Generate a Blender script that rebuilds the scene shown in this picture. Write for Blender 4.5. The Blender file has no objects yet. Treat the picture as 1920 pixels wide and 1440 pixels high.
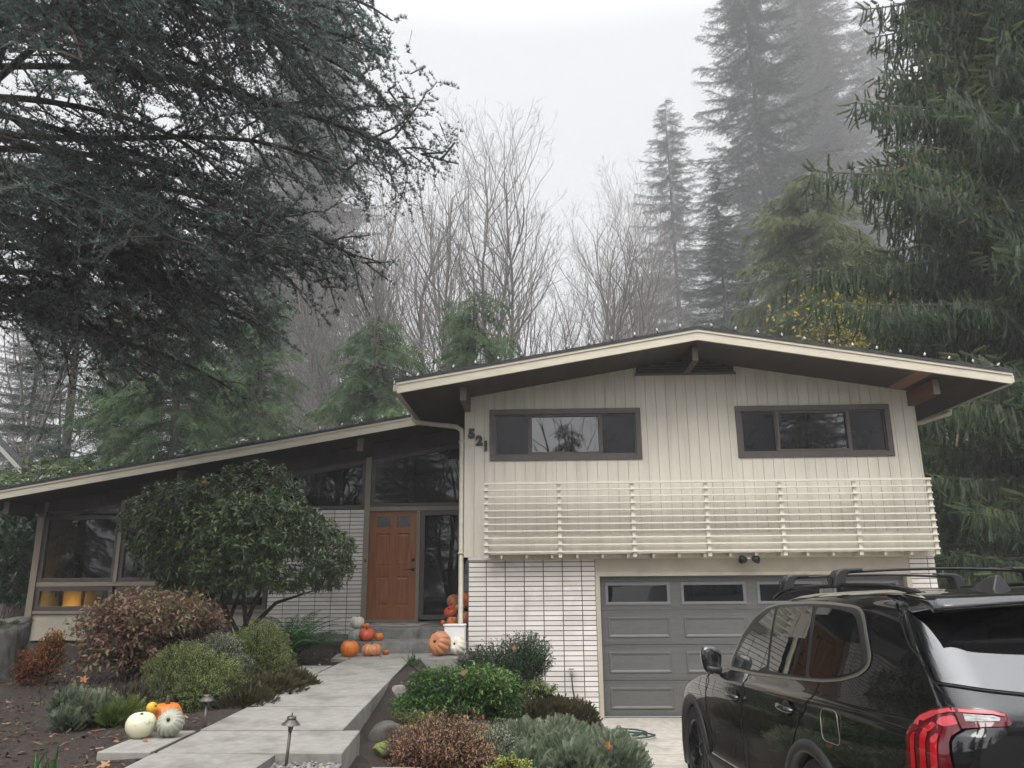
HAZE = 0.0016; EXPO = 0.84
import bpy, bmesh, math, random
import numpy as np
from mathutils import Vector, Matrix
from mathutils.geometry import tessellate_polygon

rng = np.random.default_rng(11)
random.seed(11)
sc = bpy.context.scene
COL = sc.collection
R = math.radians

# ------------------------------------------------------------------ camera
PITCH, YAW, ROLL, FPX = 0.2454, -0.0308, -0.0082, 1437.97      # eye is the origin, z = 0 is eye level

def cam_axes():
    cp, sp, cy, sy = math.cos(PITCH), math.sin(PITCH), math.cos(YAW), math.sin(YAW)
    f = Vector((sy*cp, cy*cp, sp)); rt = Vector((cy, -sy, 0)); up = rt.cross(f)
    c, s = math.cos(ROLL), math.sin(ROLL)
    return rt*c + up*s, up*c - rt*s, f

CA, CB, CC = cam_axes()
cam = bpy.data.cameras.new('camera'); cam_ob = bpy.data.objects.new('camera', cam); COL.objects.link(cam_ob)
cam_ob.matrix_world = Matrix(((CA.x, CB.x, -CC.x, 0), (CA.y, CB.y, -CC.y, 0), (CA.z, CB.z, -CC.z, 0), (0, 0, 0, 1)))
cam.sensor_width = 36; cam.lens = FPX/1920*36; cam.clip_start = 0.1; cam.clip_end = 600
sc.camera = cam_ob

def spot(u, v, Y):
    """where the sight line of a point of the photograph meets the depth Y, used to survey the trees"""
    r = CC + CA*((u-960)/FPX) - CB*((v-720)/FPX)
    return r*(Y/r.y)

# ------------------------------------------------------------------ objects
def link(o): COL.objects.link(o); return o

def tag(o, label=None, cat=None, group=None, kind=None):
    for k, v in (('label', label), ('category', cat), ('group', group), ('kind', kind)):
        if v: o[k] = v
    return o

def empty(name, label, cat, loc=(0, 0, 0), group=None, rz=0.0):
    o = link(bpy.data.objects.new(name, None)); o.location = loc; o.rotation_euler = (0, 0, rz); o.empty_display_size = 0.1
    return tag(o, label, cat, group)

def adopt(o, parent, world=True):
    o.parent = parent
    if world:
        M = Matrix.Identity(4); p = parent
        while p is not None:
            M = p.matrix_parent_inverse_full @ M if False else (Matrix.LocRotScale(p.location, p.rotation_euler, p.scale)) @ (M)
            if p.parent: M = p.matrix_parent_inverse @ M
            p = p.parent
        o.matrix_parent_inverse = M.inverted()
    return o

def copy_tree(o, parent=None):
    c = o.copy(); COL.objects.link(c)
    if parent is not None: c.parent = parent
    for ch in [x for x in bpy.data.objects if x.parent == o]: copy_tree(ch, c)
    return c

class MB:
    """collects shapes in numpy arrays and links them as one mesh object"""
    def __init__(s): s.V = []; s.F = []; s.n = 0; s.r = []; s.fm = []
    def add(s, V, faces, rnd=None, m=0):
        V = np.asarray(V, float).reshape(-1, 3)
        s.V.append(V)
        s.r.append(np.full(len(V), rng.random()) if rnd is None else np.broadcast_to(np.asarray(rnd, float), (len(V),)))
        groups = {}
        if isinstance(faces, np.ndarray): groups[faces.shape[1]] = faces
        else:
            for f in faces: groups.setdefault(len(f), []).append(f)
        for k, f in groups.items():
            f = np.asarray(f, np.int64) + s.n
            s.F.append(f); s.fm.append(np.full(len(f), m))
        s.n += len(V)
        return s
    def box(s, x0, x1, y0, y1, z0, z1, m=0, rnd=None):
        V = [(x0,y0,z0),(x1,y0,z0),(x1,y1,z0),(x0,y1,z0),(x0,y0,z1),(x1,y0,z1),(x1,y1,z1),(x0,y1,z1)]
        return s.add(V, [(0,3,2,1),(4,5,6,7),(0,1,5,4),(1,2,6,5),(2,3,7,6),(3,0,4,7)], rnd, m)
    def obox(s, c, ax, ay, az, m=0):
        """box at centre c with half-axis vectors"""
        c, ax, ay, az = (np.array(v, float) for v in (c, ax, ay, az))
        V = [c+a*ax+b*ay+d*az for d in (-1, 1) for a, b in ((-1,-1),(1,-1),(1,1),(-1,1))]
        return s.add(V, [(0,3,2,1),(4,5,6,7),(0,1,5,4),(1,2,6,5),(2,3,7,6),(3,0,4,7)], None, m)
    def prism(s, poly, a, b, axis='y', m=0, rnd=None):
        """2-D polygon pulled along an axis; poly is (x,z) for y, (x,y) for z, (y,z) for x"""
        n = len(poly)
        mk = {'y': lambda p, t: (p[0], t, p[1]), 'z': lambda p, t: (p[0], p[1], t), 'x': lambda p, t: (t, p[0], p[1])}[axis]
        V = [mk(p, a) for p in poly] + [mk(p, b) for p in poly]
        F = [tuple(range(n)), tuple(range(2*n-1, n-1, -1))] + [(i, i+n, (i+1) % n + n, (i+1) % n) for i in range(n)]
        return s.add(V, F, rnd, m)
    def tube(s, pts, rad, n=8, m=0, cap=True):
        P = [Vector(p) for p in pts]
        if not hasattr(rad, '__len__'): rad = [rad]*len(P)
        V = []; up = None
        for i, p in enumerate(P):
            d = (P[min(i+1, len(P)-1)] - P[max(i-1, 0)]).normalized()
            if up is None: up = Vector((0,0,1)) if abs(d.z) < .9 else Vector((1,0,0))
            a = d.cross(up).normalized(); b = a.cross(d); up = b
            for k in range(n):
                t = 2*math.pi*k/n
                V.append(p + (a*math.cos(t) + b*math.sin(t))*rad[i])
        F = []
        for i in range(len(P)-1):
            for k in range(n):
                F.append((i*n+k, i*n+(k+1) % n, (i+1)*n+(k+1) % n, (i+1)*n+k))
        if cap: F += [tuple(range(n-1, -1, -1)), tuple((len(P)-1)*n+k for k in range(n))]
        return s.add([tuple(v) for v in V], F, None, m)
    def lathe(s, prof, n=24, M=None, m=0, cap=True):
        V = []; 
        for r, z in prof:
            for k in range(n):
                t = 2*math.pi*k/n; V.append(Vector((r*math.cos(t), r*math.sin(t), z)))
        if M is not None: V = [M @ v for v in V]
        F = [(i*n+k, i*n+(k+1) % n, (i+1)*n+(k+1) % n, (i+1)*n+k) for i in range(len(prof)-1) for k in range(n)]
        if cap: F += [tuple(range(n-1, -1, -1)), tuple((len(prof)-1)*n+k for k in range(n))]
        return s.add([tuple(v) for v in V], F, None, m)
    def segs(s, P0, P1, R0, R1, n=4, m=0):
        """many separate tapered segments at once"""
        P0, P1 = np.asarray(P0, float), np.asarray(P1, float)
        if len(P0) == 0: return s
        d = P1-P0; d /= np.linalg.norm(d, axis=1, keepdims=True)+1e-9
        ref = np.where(np.abs(d[:, 2:3]) > .9, np.array([[1., 0, 0]]), np.array([[0, 0, 1.]]))
        a = np.cross(d, ref); a /= np.linalg.norm(a, axis=1, keepdims=True)+1e-9
        b = np.cross(a, d)
        N = len(P0); V = np.empty((N, 2*n, 3))
        for k in range(n):
            t = 2*math.pi*k/n; o = a*math.cos(t)+b*math.sin(t)
            V[:, k] = P0+o*np.asarray(R0)[:, None]; V[:, n+k] = P1+o*np.asarray(R1)[:, None]
        base = (np.arange(N)*2*n)[:, None]
        F = np.concatenate([base+np.array([[k, (k+1) % n, n+(k+1) % n, n+k]]) for k in range(n)])
        return s.add(V.reshape(-1, 3), F, np.repeat(rng.random(N), 2*n), m)
    def scatter(s, tV, tF, P, Rm, S, rnd, m=0):
        """copies of a template: tV (n,3), tF (k,3|4), at P (N,3), axes Rm (N,3,3), scale S (N,) or (N,3)"""
        tV = np.asarray(tV, float); tF = np.asarray(tF, np.int64); N = len(P)
        if N == 0: return s
        S = np.asarray(S, float)
        if S.ndim == 1: S = S[:, None]
        L = tV[None]*S[:, None, :]
        V = np.einsum('nij,nkj->nki', Rm, L) + np.asarray(P)[:, None, :]
        F = (tF[None]+(np.arange(N)*len(tV))[:, None, None]).reshape(-1, tF.shape[1])
        return s.add(V.reshape(-1, 3), F, np.repeat(rnd, len(tV)), m)
    def build(s, name, mats, parent=None, smooth=False, world=True, bevel=0, loc=None):
        V = np.concatenate(s.V) if s.V else np.zeros((0, 3))
        me = bpy.data.meshes.new(name)
        me.vertices.add(len(V)); me.vertices.foreach_set('co', V.astype(np.float32).ravel())
        li = np.concatenate([f.ravel() for f in s.F]); lt = np.concatenate([np.full(len(f), f.shape[1]) for f in s.F])
        ls = np.concatenate([[0], np.cumsum(lt)[:-1]])
        me.loops.add(len(li)); me.loops.foreach_set('vertex_index', li.astype(np.int32))
        me.polygons.add(len(lt)); me.polygons.foreach_set('loop_start', ls.astype(np.int32)); me.polygons.foreach_set('loop_total', lt.astype(np.int32))
        me.polygons.foreach_set('material_index', np.concatenate(s.fm).astype(np.int32))
        me.polygons.foreach_set('use_smooth', np.full(len(lt), smooth))
        me.update(calc_edges=True)
        a = me.attributes.new('rnd', 'FLOAT', 'POINT'); a.data.foreach_set('value', np.concatenate(s.r).astype(np.float32))
        for m in (mats if isinstance(mats, (list, tuple)) else [mats]): me.materials.append(m)
        o = link(bpy.data.objects.new(name, me))
        if loc is not None: o.location = loc
        if parent is not None: adopt(o, parent, world)
        if bevel:
            b = o.modifiers.new('soft_edges', 'BEVEL'); b.width = bevel; b.segments = 2; b.limit_method = 'ANGLE'; b.angle_limit = R(40)
        return o

def frames(d, roll=None):
    d = np.asarray(d, float); d = d/(np.linalg.norm(d, axis=1, keepdims=True)+1e-9)
    ref = np.where(np.abs(d[:, 2:3]) > .96, np.array([[1., 0, 0]]), np.array([[0, 0, 1.]]))
    a = np.cross(d, ref); a /= np.linalg.norm(a, axis=1, keepdims=True)+1e-9
    u = np.cross(a, d)
    if roll is not None:
        c, s_ = np.cos(roll)[:, None], np.sin(roll)[:, None]
        a, u = c*a+s_*u, c*u-s_*a
    return np.stack([a, d, u], axis=2)

def clump(P, f=1.0):
    P = np.asarray(P)*f
    return .5+.25*(np.sin(P[:, 0]*1.7+np.sin(P[:, 1]*1.3)*1.5)+np.sin(P[:, 2]*2.1+P[:, 1]*.9+np.sin(P[:, 0]*2.3)))

# ------------------------------------------------------------------ materials
def nodes(name):
    m = bpy.data.materials.new(name); m.use_nodes = True; nt = m.node_tree; nt.nodes.clear()
    return m, nt, nt.nodes, nt.links

def c4(c): return (c[0], c[1], c[2], 1)

def mat(name, c1, c2=None, rough=.6, metal=0, scale=6, detail=6, bump=0, bscale=60, spec=.5, coat=0, stretch=None, c3=None, s3=1.5, rvar=0, attr=False, ior=None, lo=.35, hi=.65, st3=None, p3=(.5, .68)):
    m, nt, N, L = nodes(name)
    out = N.new('ShaderNodeOutputMaterial'); b = N.new('ShaderNodeBsdfPrincipled'); L.new(b.outputs[0], out.inputs[0])
    b.inputs['Roughness'].default_value = rough; b.inputs['Metallic'].default_value = metal
    b.inputs['Specular IOR Level'].default_value = spec; b.inputs['Coat Weight'].default_value = coat; b.inputs['Coat Roughness'].default_value = .02
    if ior: b.inputs['IOR'].default_value = ior
    b.inputs['Base Color'].default_value = c4(c1)
    tc = N.new('ShaderNodeTexCoord'); vec = tc.outputs['Object']
    if stretch:
        mp = N.new('ShaderNodeMapping'); mp.inputs['Scale'].default_value = stretch; L.new(vec, mp.inputs[0]); vec = mp.outputs[0]
    col = None
    if c2 is not None:
        if attr:
            fac = N.new('ShaderNodeAttribute'); fac.attribute_name = 'rnd'; fo = fac.outputs['Fac']
        else:
            n = N.new('ShaderNodeTexNoise'); n.inputs['Scale'].default_value = scale; n.inputs['Detail'].default_value = detail; L.new(vec, n.inputs[0]); fo = n.outputs[0]
        r = N.new('ShaderNodeValToRGB'); r.color_ramp.elements[0].color = c4(c1); r.color_ramp.elements[1].color = c4(c2)
        if not attr: r.color_ramp.elements[0].position = lo; r.color_ramp.elements[1].position = hi
        L.new(fo, r.inputs[0]); col = r.outputs[0]
        if rvar:
            mr = N.new('ShaderNodeMapRange'); mr.inputs[3].default_value = rough-rvar; mr.inputs[4].default_value = rough+rvar; L.new(fo, mr.inputs[0]); L.new(mr.outputs[0], b.inputs['Roughness'])
    if c3 is not None:
        n3 = N.new('ShaderNodeTexNoise'); n3.inputs['Scale'].default_value = s3; n3.inputs['Detail'].default_value = 5; n3.inputs['Roughness'].default_value = .65; (L.new(tc.outputs['Object'], n3.inputs[0]) if st3 is None else None)
        if st3 is not None:
            m3 = N.new('ShaderNodeMapping'); m3.inputs['Scale'].default_value = st3; L.new(tc.outputs['Object'], m3.inputs[0]); L.new(m3.outputs[0], n3.inputs[0])
        r3 = N.new('ShaderNodeValToRGB'); r3.color_ramp.elements[0].position = p3[0]; r3.color_ramp.elements[1].position = p3[1]
        L.new(n3.outputs[0], r3.inputs[0])
        mx = N.new('ShaderNodeMixRGB'); mx.inputs[2].default_value = c4(c3); L.new(r3.outputs[0], mx.inputs[0])
        if col: L.new(col, mx.inputs[1])
        else: mx.inputs[1].default_value = c4(c1)
        col = mx.outputs[0]
    if col: L.new(col, b.inputs['Base Color'])
    if bump:
        nb = N.new('ShaderNodeTexNoise'); nb.inputs['Scale'].default_value = bscale; nb.inputs['Detail'].default_value = 5; L.new(vec, nb.inputs[0])
        bp = N.new('ShaderNodeBump'); bp.inputs['Strength'].default_value = bump; bp.inputs['Distance'].default_value = .01; L.new(nb.outputs[0], bp.inputs['Height']); L.new(bp.outputs[0], b.inputs['Normal'])
    return m

def leafmat(name, cols, rough=.5, trans=.25, spec=.4):
    """colour by the random value each leaf carries"""
    m, nt, N, L = nodes(name)
    out = N.new('ShaderNodeOutputMaterial'); b = N.new('ShaderNodeBsdfPrincipled'); b.inputs['Roughness'].default_value = rough; b.inputs['Specular IOR Level'].default_value = spec
    a = N.new('ShaderNodeAttribute'); a.attribute_name = 'rnd'
    r = N.new('ShaderNodeValToRGB'); e = r.color_ramp.elements
    while len(e) < len(cols): e.new(.5)
    for i, (p, c) in enumerate(cols): e[i].position = p; e[i].color = c4(c)
    L.new(a.outputs['Fac'], r.inputs[0]); L.new(r.outputs[0], b.inputs['Base Color'])
    if trans:
        t = N.new('ShaderNodeBsdfTranslucent'); L.new(r.outputs[0], t.inputs[0]); mx = N.new('ShaderNodeMixShader'); mx.inputs[0].default_value = trans
        L.new(b.outputs[0], mx.inputs[1]); L.new(t.outputs[0], mx.inputs[2]); L.new(mx.outputs[0], out.inputs[0])
    else: L.new(b.outputs[0], out.inputs[0])
    return m

def glassmat(name, tint, ior=1.6, rough=0.0, wob=0.0):
    """window glass: mirror by Fresnel over a tinted clear pane"""
    m, nt, N, L = nodes(name)
    out = N.new('ShaderNodeOutputMaterial'); g = N.new('ShaderNodeBsdfGlossy'); g.inputs['Roughness'].default_value = rough
    t = N.new('ShaderNodeBsdfTransparent'); t.inputs[0].default_value = c4(tint)
    f = N.new('ShaderNodeFresnel'); f.inputs[0].default_value = ior
    mx = N.new('ShaderNodeMixShader'); L.new(f.outputs[0], mx.inputs[0]); L.new(t.outputs[0], mx.inputs[1]); L.new(g.outputs[0], mx.inputs[2]); L.new(mx.outputs[0], out.inputs[0])
    if wob:
        tc = N.new('ShaderNodeTexCoord'); n = N.new('ShaderNodeTexNoise'); n.inputs['Scale'].default_value = 1.6; n.inputs['Detail'].default_value = 1; L.new(tc.outputs['Object'], n.inputs[0])
        bp = N.new('ShaderNodeBump'); bp.inputs['Strength'].default_value = wob; bp.inputs['Distance'].default_value = .02; L.new(n.outputs[0], bp.inputs['Height']); L.new(bp.outputs[0], g.inputs['Normal']); 
    return m

def emit(name, c, s):
    m, nt, N, L = nodes(name); out = N.new('ShaderNodeOutputMaterial'); e = N.new('ShaderNodeEmission'); e.inputs[0].default_value = c4(c); e.inputs[1].default_value = s; L.new(e.outputs[0], out.inputs[0]); return m
# ------------------------------------------------------------------ world, sun, haze
def build_world():
    w = bpy.data.worlds.new('World'); sc.world = w; w.use_nodes = True
    nt = w.node_tree; N, L = nt.nodes, nt.links; N.clear()
    out = N.new('ShaderNodeOutputWorld'); bg = N.new('ShaderNodeBackground'); L.new(bg.outputs[0], out.inputs[0])
    sky = N.new('ShaderNodeTexSky'); sky.sky_type = 'NISHITA'; sky.sun_disc = False
    sky.sun_elevation = R(52); sky.sun_rotation = R(200); sky.dust_density = 4; sky.air_density = 1.2
    hs = N.new('ShaderNodeHueSaturation'); hs.inputs['Saturation'].default_value = .12; L.new(sky.outputs[0], hs.inputs['Color'])
    cloud = N.new('ShaderNodeMixRGB'); cloud.inputs[0].default_value = .86; cloud.inputs[2].default_value = (8.1, 8.25, 8.5, 1); L.new(hs.outputs[0], cloud.inputs[1])
    tc = N.new('ShaderNodeTexCoord'); sp = N.new('ShaderNodeSeparateXYZ'); L.new(tc.outputs['Generated'], sp.inputs[0])
    mr = N.new('ShaderNodeMapRange'); mr.inputs[1].default_value = .62; mr.inputs[2].default_value = 1.0; mr.inputs[3].default_value = .62; mr.inputs[4].default_value = 2.5; L.new(sp.outputs[2], mr.inputs[0])
    # the cloud deck is brightest overhead and towards the hidden sun behind the viewer
    mr2 = N.new('ShaderNodeMapRange'); mr2.inputs[1].default_value = .15; mr2.inputs[2].default_value = -1.0; mr2.inputs[3].default_value = 1.0; mr2.inputs[4].default_value = 1.8; L.new(sp.outputs[1], mr2.inputs[0])
    mu = N.new('ShaderNodeMath'); mu.operation = 'MULTIPLY'; L.new(mr.outputs[0], mu.inputs[0]); L.new(mr2.outputs[0], mu.inputs[1])
    mx = N.new('ShaderNodeVectorMath'); mx.operation = 'SCALE'; L.new(cloud.outputs[0], mx.inputs[0]); L.new(mu.outputs[0], mx.inputs['Scale'])
    L.new(mx.outputs[0], bg.inputs[0]); bg.inputs[1].default_value = .1
    s = bpy.data.lights.new('sun', 'SUN'); s.energy = 1.5; s.angle = R(40); s.color = (1, .96, .9)
    so = link(bpy.data.objects.new('sun', s)); d = Vector((math.sin(R(200))*math.cos(R(52)), math.cos(R(200))*math.cos(R(52)), math.sin(R(52))))
    so.rotation_euler = d.to_track_quat('Z', 'Y').to_euler()
build_world()
sc.view_settings.view_transform = 'Standard'; sc.view_settings.look = 'None'; sc.view_settings.exposure = EXPO; sc.view_settings.gamma = 1
cy = sc.cycles
cy.max_bounces = 7; cy.diffuse_bounces = 3; cy.glossy_bounces = 4; cy.transmission_bounces = 6; cy.transparent_max_bounces = 12; cy.volume_bounces = 3
cy.use_adaptive_sampling = True; cy.adaptive_threshold = .03; cy.caustics_reflective = False; cy.caustics_refractive = False
cy.sample_clamp_indirect = 6

def build_haze():
    mb = MB(); mb.box(-95, 100, -48, 190, -4.5, 175)
    m, nt, N, L = nodes('haze'); out = N.new('ShaderNodeOutputMaterial'); v = N.new('ShaderNodeVolumePrincipled'); L.new(v.outputs[0], out.inputs['Volume'])
    v.inputs['Color'].default_value = (.97, .98, 1, 1); v.inputs['Density'].default_value = HAZE; v.inputs['Anisotropy'].default_value = .0
    o = mb.build('haze', m); o['kind'] = 'stuff'; return o
if HAZE: build_haze()

# ------------------------------------------------------------------ shared paints
M = {}
M['siding'] = mat('cream_paint', (.66, .62, .535), (.60, .56, .48), rough=.62, scale=3, stretch=(1, 1, .25), bump=.12, bscale=40, c3=(.48, .44, .365), s3=2.2, st3=(3.6, 1, .25), p3=(.48, .85))
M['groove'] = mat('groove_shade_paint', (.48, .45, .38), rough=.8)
M['cream'] = mat('cream_trim', (.64, .585, .475), (.555, .505, .405), rough=.55, scale=9, stretch=(.3, 1, 3), bump=.1, bscale=50)
M['rail'] = mat('pale_cream_rail', (.69, .65, .565), (.63, .59, .51), rough=.5, scale=7)
M['panel'] = mat('taupe_panel', (.46, .415, .335), (.42, .38, .30), rough=.6, scale=4, c3=(.33, .30, .24), s3=1.4, p3=(.5, .8))
M['taupe'] = mat('taupe_post_paint', (.27, .225, .175), (.245, .2, .155), rough=.5, scale=6)
M['frame'] = mat('dark_taupe_frame', (.085, .071, .065), (.075, .063, .058), rough=.4, scale=5)
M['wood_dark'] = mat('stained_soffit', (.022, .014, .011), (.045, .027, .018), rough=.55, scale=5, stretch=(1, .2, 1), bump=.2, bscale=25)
M['beam'] = mat('stained_beam', (.085, .045, .032), (.055, .032, .024), rough=.5, scale=7, stretch=(2, .25, 2), bump=.15)
M['redwood'] = mat('red_brown_beam', (.15, .055, .032), (.10, .04, .026), rough=.5, scale=7, stretch=(2, .25, 2), bump=.15)
M['shingle'] = mat('dark_shingle', (.030, .031, .034), (.055, .055, .058), rough=.9, scale=14, bump=.5, bscale=30)
M['brick'] = mat('white_painted_brick', (.68, .635, .595), (.83, .785, .745), rough=.6, attr=True, bump=.3, bscale=60, c3=(.60, .545, .49), s3=1.6, p3=(.5, .75))
M['mortar'] = mat('brown_mortar', (.12, .078, .074), (.16, .11, .10), rough=.9, scale=20)
M['garage'] = mat('grey_garage_paint', (.112, .110, .107), (.096, .094, .092), rough=.45, scale=40, stretch=(.15, 1, 1), bump=.12, bscale=80)
M['garage_trim'] = mat('grey_garage_window_trim', (.16, .16, .163), rough=.4)
M['doorwood'] = mat('orange_brown_door_wood', (.34, .125, .045), (.245, .083, .03), rough=.32, scale=9, detail=8, stretch=(3, 1, .22), bump=.05, bscale=30, coat=.3)
M['black_metal'] = mat('black_metal', (.012, .012, .013), rough=.35, metal=.3)
M['garage_glass'] = mat('garage_window_glass', (.004, .005, .007), rough=.02, ior=1.42)
M['darkglass'] = mat('dark_window_glass', (.006, .007, .009), rough=.015, ior=2.1, spec=.5)
M['screen'] = mat('insect_screen_glass', (.006, .007, .009), (.012, .013, .016), rough=.16, ior=1.38, scale=3)
M['glass'] = glassmat('clear_window_glass', (.34, .38, .37), ior=1.6, wob=.04)
M['concrete'] = mat('walk_concrete', (.30, .285, .26), (.215, .205, .187), rough=.85, scale=13, detail=10, lo=.3, hi=.72, bump=.35, bscale=90, c3=(.13, .123, .11), s3=2.3, p3=(.48, .76))
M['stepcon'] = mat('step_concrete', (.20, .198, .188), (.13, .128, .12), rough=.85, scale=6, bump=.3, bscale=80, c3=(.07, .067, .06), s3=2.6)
M['drive'] = mat('pale_driveway_concrete', (.52, .485, .42), (.38, .355, .31), rough=.85, scale=9, detail=9, bump=.3, bscale=110, c3=(.26, .235, .20), s3=1.3, p3=(.5, .78))
M['soil'] = mat('bark_mulch_soil', (.013, .0085, .006), (.036, .024, .017), rough=.95, scale=28, detail=8, bump=1.0, bscale=45)
M['farground'] = mat('leaf_litter_ground', (.05, .04, .025), (.07, .07, .035), rough=.95, scale=2, bump=.5, bscale=10)
M['rock'] = mat('grey_rock', (.085, .08, .07), (.035, .034, .03), rough=.85, scale=5, bump=.6, bscale=14)
M['bark'] = mat('grey_brown_bark', (.085, .07, .057), (.045, .037, .03), rough=.9, scale=6, stretch=(2, 2, .4), bump=.6, bscale=14)
M['twig'] = mat('grey_twig_bark', (.15, .132, .115), (.10, .088, .076), rough=.9, attr=True)
M['stemwood'] = mat('brown_stem', (.06, .042, .03), (.035, .026, .02), rough=.9, attr=True)
M['white_paint'] = mat('white_paint', (.75, .74, .72), rough=.5)
M['bulb'] = mat('frosted_white_bulb', (.66, .66, .64), rough=.25, spec=.6)
M['wire'] = mat('black_wire', (.01, .012, .01), rough=.6)
M['grass_soil'] = mat('street_asphalt', (.06, .06, .06), (.045, .045, .045), rough=.9, scale=30)

# ------------------------------------------------------------------ ground
WALK = -1.155; GAR = -2.148
def slope(y):                       # driveway rises from the garage to the street
    return GAR + (max(0., 12.85-y))*.047 if y > -8 else GAR+20.85*.047

def build_ground():
    # the bed left of the walk lies level, the bed right of it falls to the driveway; one sheet reaching far out
    xs = sorted(set(list(np.linspace(-14, -3, 23)) + list(np.linspace(-2.9, 1.2, 22)) + [2, 4, 7, 9, 12, 16, 24, 40, 70, 140, 300] + [-18, -24, -40, -70, -140, -300]))
    ys = sorted(set(list(np.linspace(-2, 16, 73)) + [18, 20, 24, 30, 40, 60, 90, 160, 300] + [-4, -8, -12, -20, -40, -80, -200]))
    def h(x, y):
        nz = .03*math.sin(x*2.3+y*1.1)+.02*math.sin(y*3.1-x*1.7)
        d = slope(min(max(y, -8), 12.85)) - .06
        if x <= -1.5: z = -1.19 + nz*.6
        elif x < .9:
            t = (x+1.5)/2.4; t0 = -1.30; z = t0 + (d-t0)*min(1, t*1.15) + nz*.7
        else: z = d
        if -2.62 < x < -1.25 and y < 5.75: z = -1.5
        if -1.62 < x < -1.1 and y > 6.4: z = min(z, -1.40)
        if y < 5.2 and x < -1:  z = z - (5.2-y)*.06
        if y > 12.8 and x > .9: z = -2.3 + (y-12.8)*.1 if y < 20 else -1.5
        if x > 7.2: z = max(z, -2.2+min(1.2, (x-7.2)*.25)) 
        return z
    V = [(x, y, h(x, y)) for y in ys for x in xs]; n = len(xs)
    F = [(j*n+i, j*n+i+1, (j+1)*n+i+1, (j+1)*n+i) for j in range(len(ys)-1) for i in range(n-1)]
    mb = MB(); mb.add(V, F); o = mb.build('ground', M['soil'], smooth=True); o['kind'] = 'structure'
    # driveway sheet
    mb = MB(); ysd = [2.4, 5, 6.4, 6.43, 9, 9.6, 9.63, 11, 12.86]
    for a, b in zip(ysd[:-1], ysd[1:]):
        if abs(b-a) < .05: continue
        mb.add([(.92, a, slope(a)), (7.0, a, slope(a)), (7.0, b, slope(b)), (.92, b, slope(b)), (.92, a, slope(a)-.12), (7, a, slope(a)-.12), (7, b, slope(b)-.12), (.92, b, slope(b)-.12)],
               [(0, 1, 2, 3), (0, 4, 5, 1), (3, 2, 6, 7), (0, 3, 7, 4), (1, 5, 6, 2)])
    o = mb.build('driveway', M['drive']); o['kind'] = 'structure'
    mb = MB(); mb.box(-200, 200, -18, -8.02, -1.5, -1.16); mb.add([(-1.0, -8.01, slope(-8)-.01), (8, -8.01, slope(-8)-.01), (8, 2.38, slope(2.4)-.01), (.92, 2.38, slope(2.4)-.01)], [(0, 1, 2, 3)]); o = mb.build('street', M['grass_soil']); o['kind'] = 'structure'  # the dark apron behind the car is added, unseen, to darken its tailgate reflection
build_ground()

def build_walk():
    mb = MB()
    def slab(poly, top=WALK, th=.2): mb.prism(poly, top-th, top, 'z')
    g = .022
    def xl(y): return -2.655-.022*(y-5.3)
    def xr(y): return -1.545-.062*(y-6.4)
    ys = [6.42, 7.55, 8.75, 9.95, 10.95, 11.75]
    for a, b in zip(ys[:-1], ys[1:]):
        slab([(xl(a), a+g), (xr(a), a+g), (xr(b), b-g), (xl(b), b-g)])
    slab([(-3.05, 11.75+g), (-1.2, 11.75+g), (-1.2, 12.55), (-3.15, 12.55)])
    # wider crossing slab, the pumpkin slab left of it and the narrow run to the viewer
    slab([(xl(5.65)+g, 5.65), (-1.345, 5.60), (-1.40, 6.42-g), (xl(6.42)+g, 6.42-g)])
    slab([(-3.06, 5.65), (xl(5.65)-g, 5.65), (xl(6.4)-g, 6.41), (-3.06, 6.41)])
    slab([(-2.60, 4.2), (-1.80, 4.2), (-1.79, 5.60-g), (-2.65, 5.65-g)])
    slab([(-3.35, 9.95+g), (xl(10)-g, 9.95+g), (xl(10.9)-g, 10.9), (-3.2, 10.9)])
    mb.prism([(-2.64, 5.7), (-1.42, 5.7), (-1.62, 6.5), (-1.86, 12.4), (-2.75, 12.4), (-2.66, 6.5)], WALK-.15, WALK-.007, 'z', m=1)
    mb.prism([(-3.0, 5.72), (-2.6, 5.72), (-2.6, 6.35), (-3.0, 6.35)], WALK-.15, WALK-.0075, 'z', m=1); mb.prism([(-2.56, 4.3), (-1.84, 4.3), (-1.84, 5.72), (-2.6, 5.72)], WALK-.15, WALK-.008, 'z', m=1)
    o = mb.build('path', [M['concrete'], M['soil']], bevel=.006); o['kind'] = 'structure'
    mb = MB(); mb.prism([(-1.33, 5.0), (-.83, 5.0), (-.88, 6.22), (-1.33, 6.22)], -1.6, -1.375, 'z'); mb.prism([(-.8, 4.7), (-.1, 4.7), (-.1, 5.55), (-.8, 5.55)], -1.8, -1.56, 'z')
    o = mb.build('side_steps', M['concrete'], bevel=.012); tag(o, 'low concrete side steps going down from the walk to the driveway', 'steps')
build_walk()
# ------------------------------------------------------------------ house
XR, ZRIDGE, SL = 2.58, 3.60, .167
FY, WY = 12.80, 15.20              # front faces of the gable block and of the recessed wing
def zs(x): return ZRIDGE-SL*abs(x-XR)

house = empty('house', 'cream split-level house with low gable roof, garage below and recessed entrance wing', 'house', (XR, 14, GAR))
def part(mb, name, m, parent=None, **k): return mb.build(name, m, parent or house, **k)

W1 = (-.75, 1.746, 1.907, 2.725); W2 = (3.398, 5.903, 1.907, 2.725)

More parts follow.
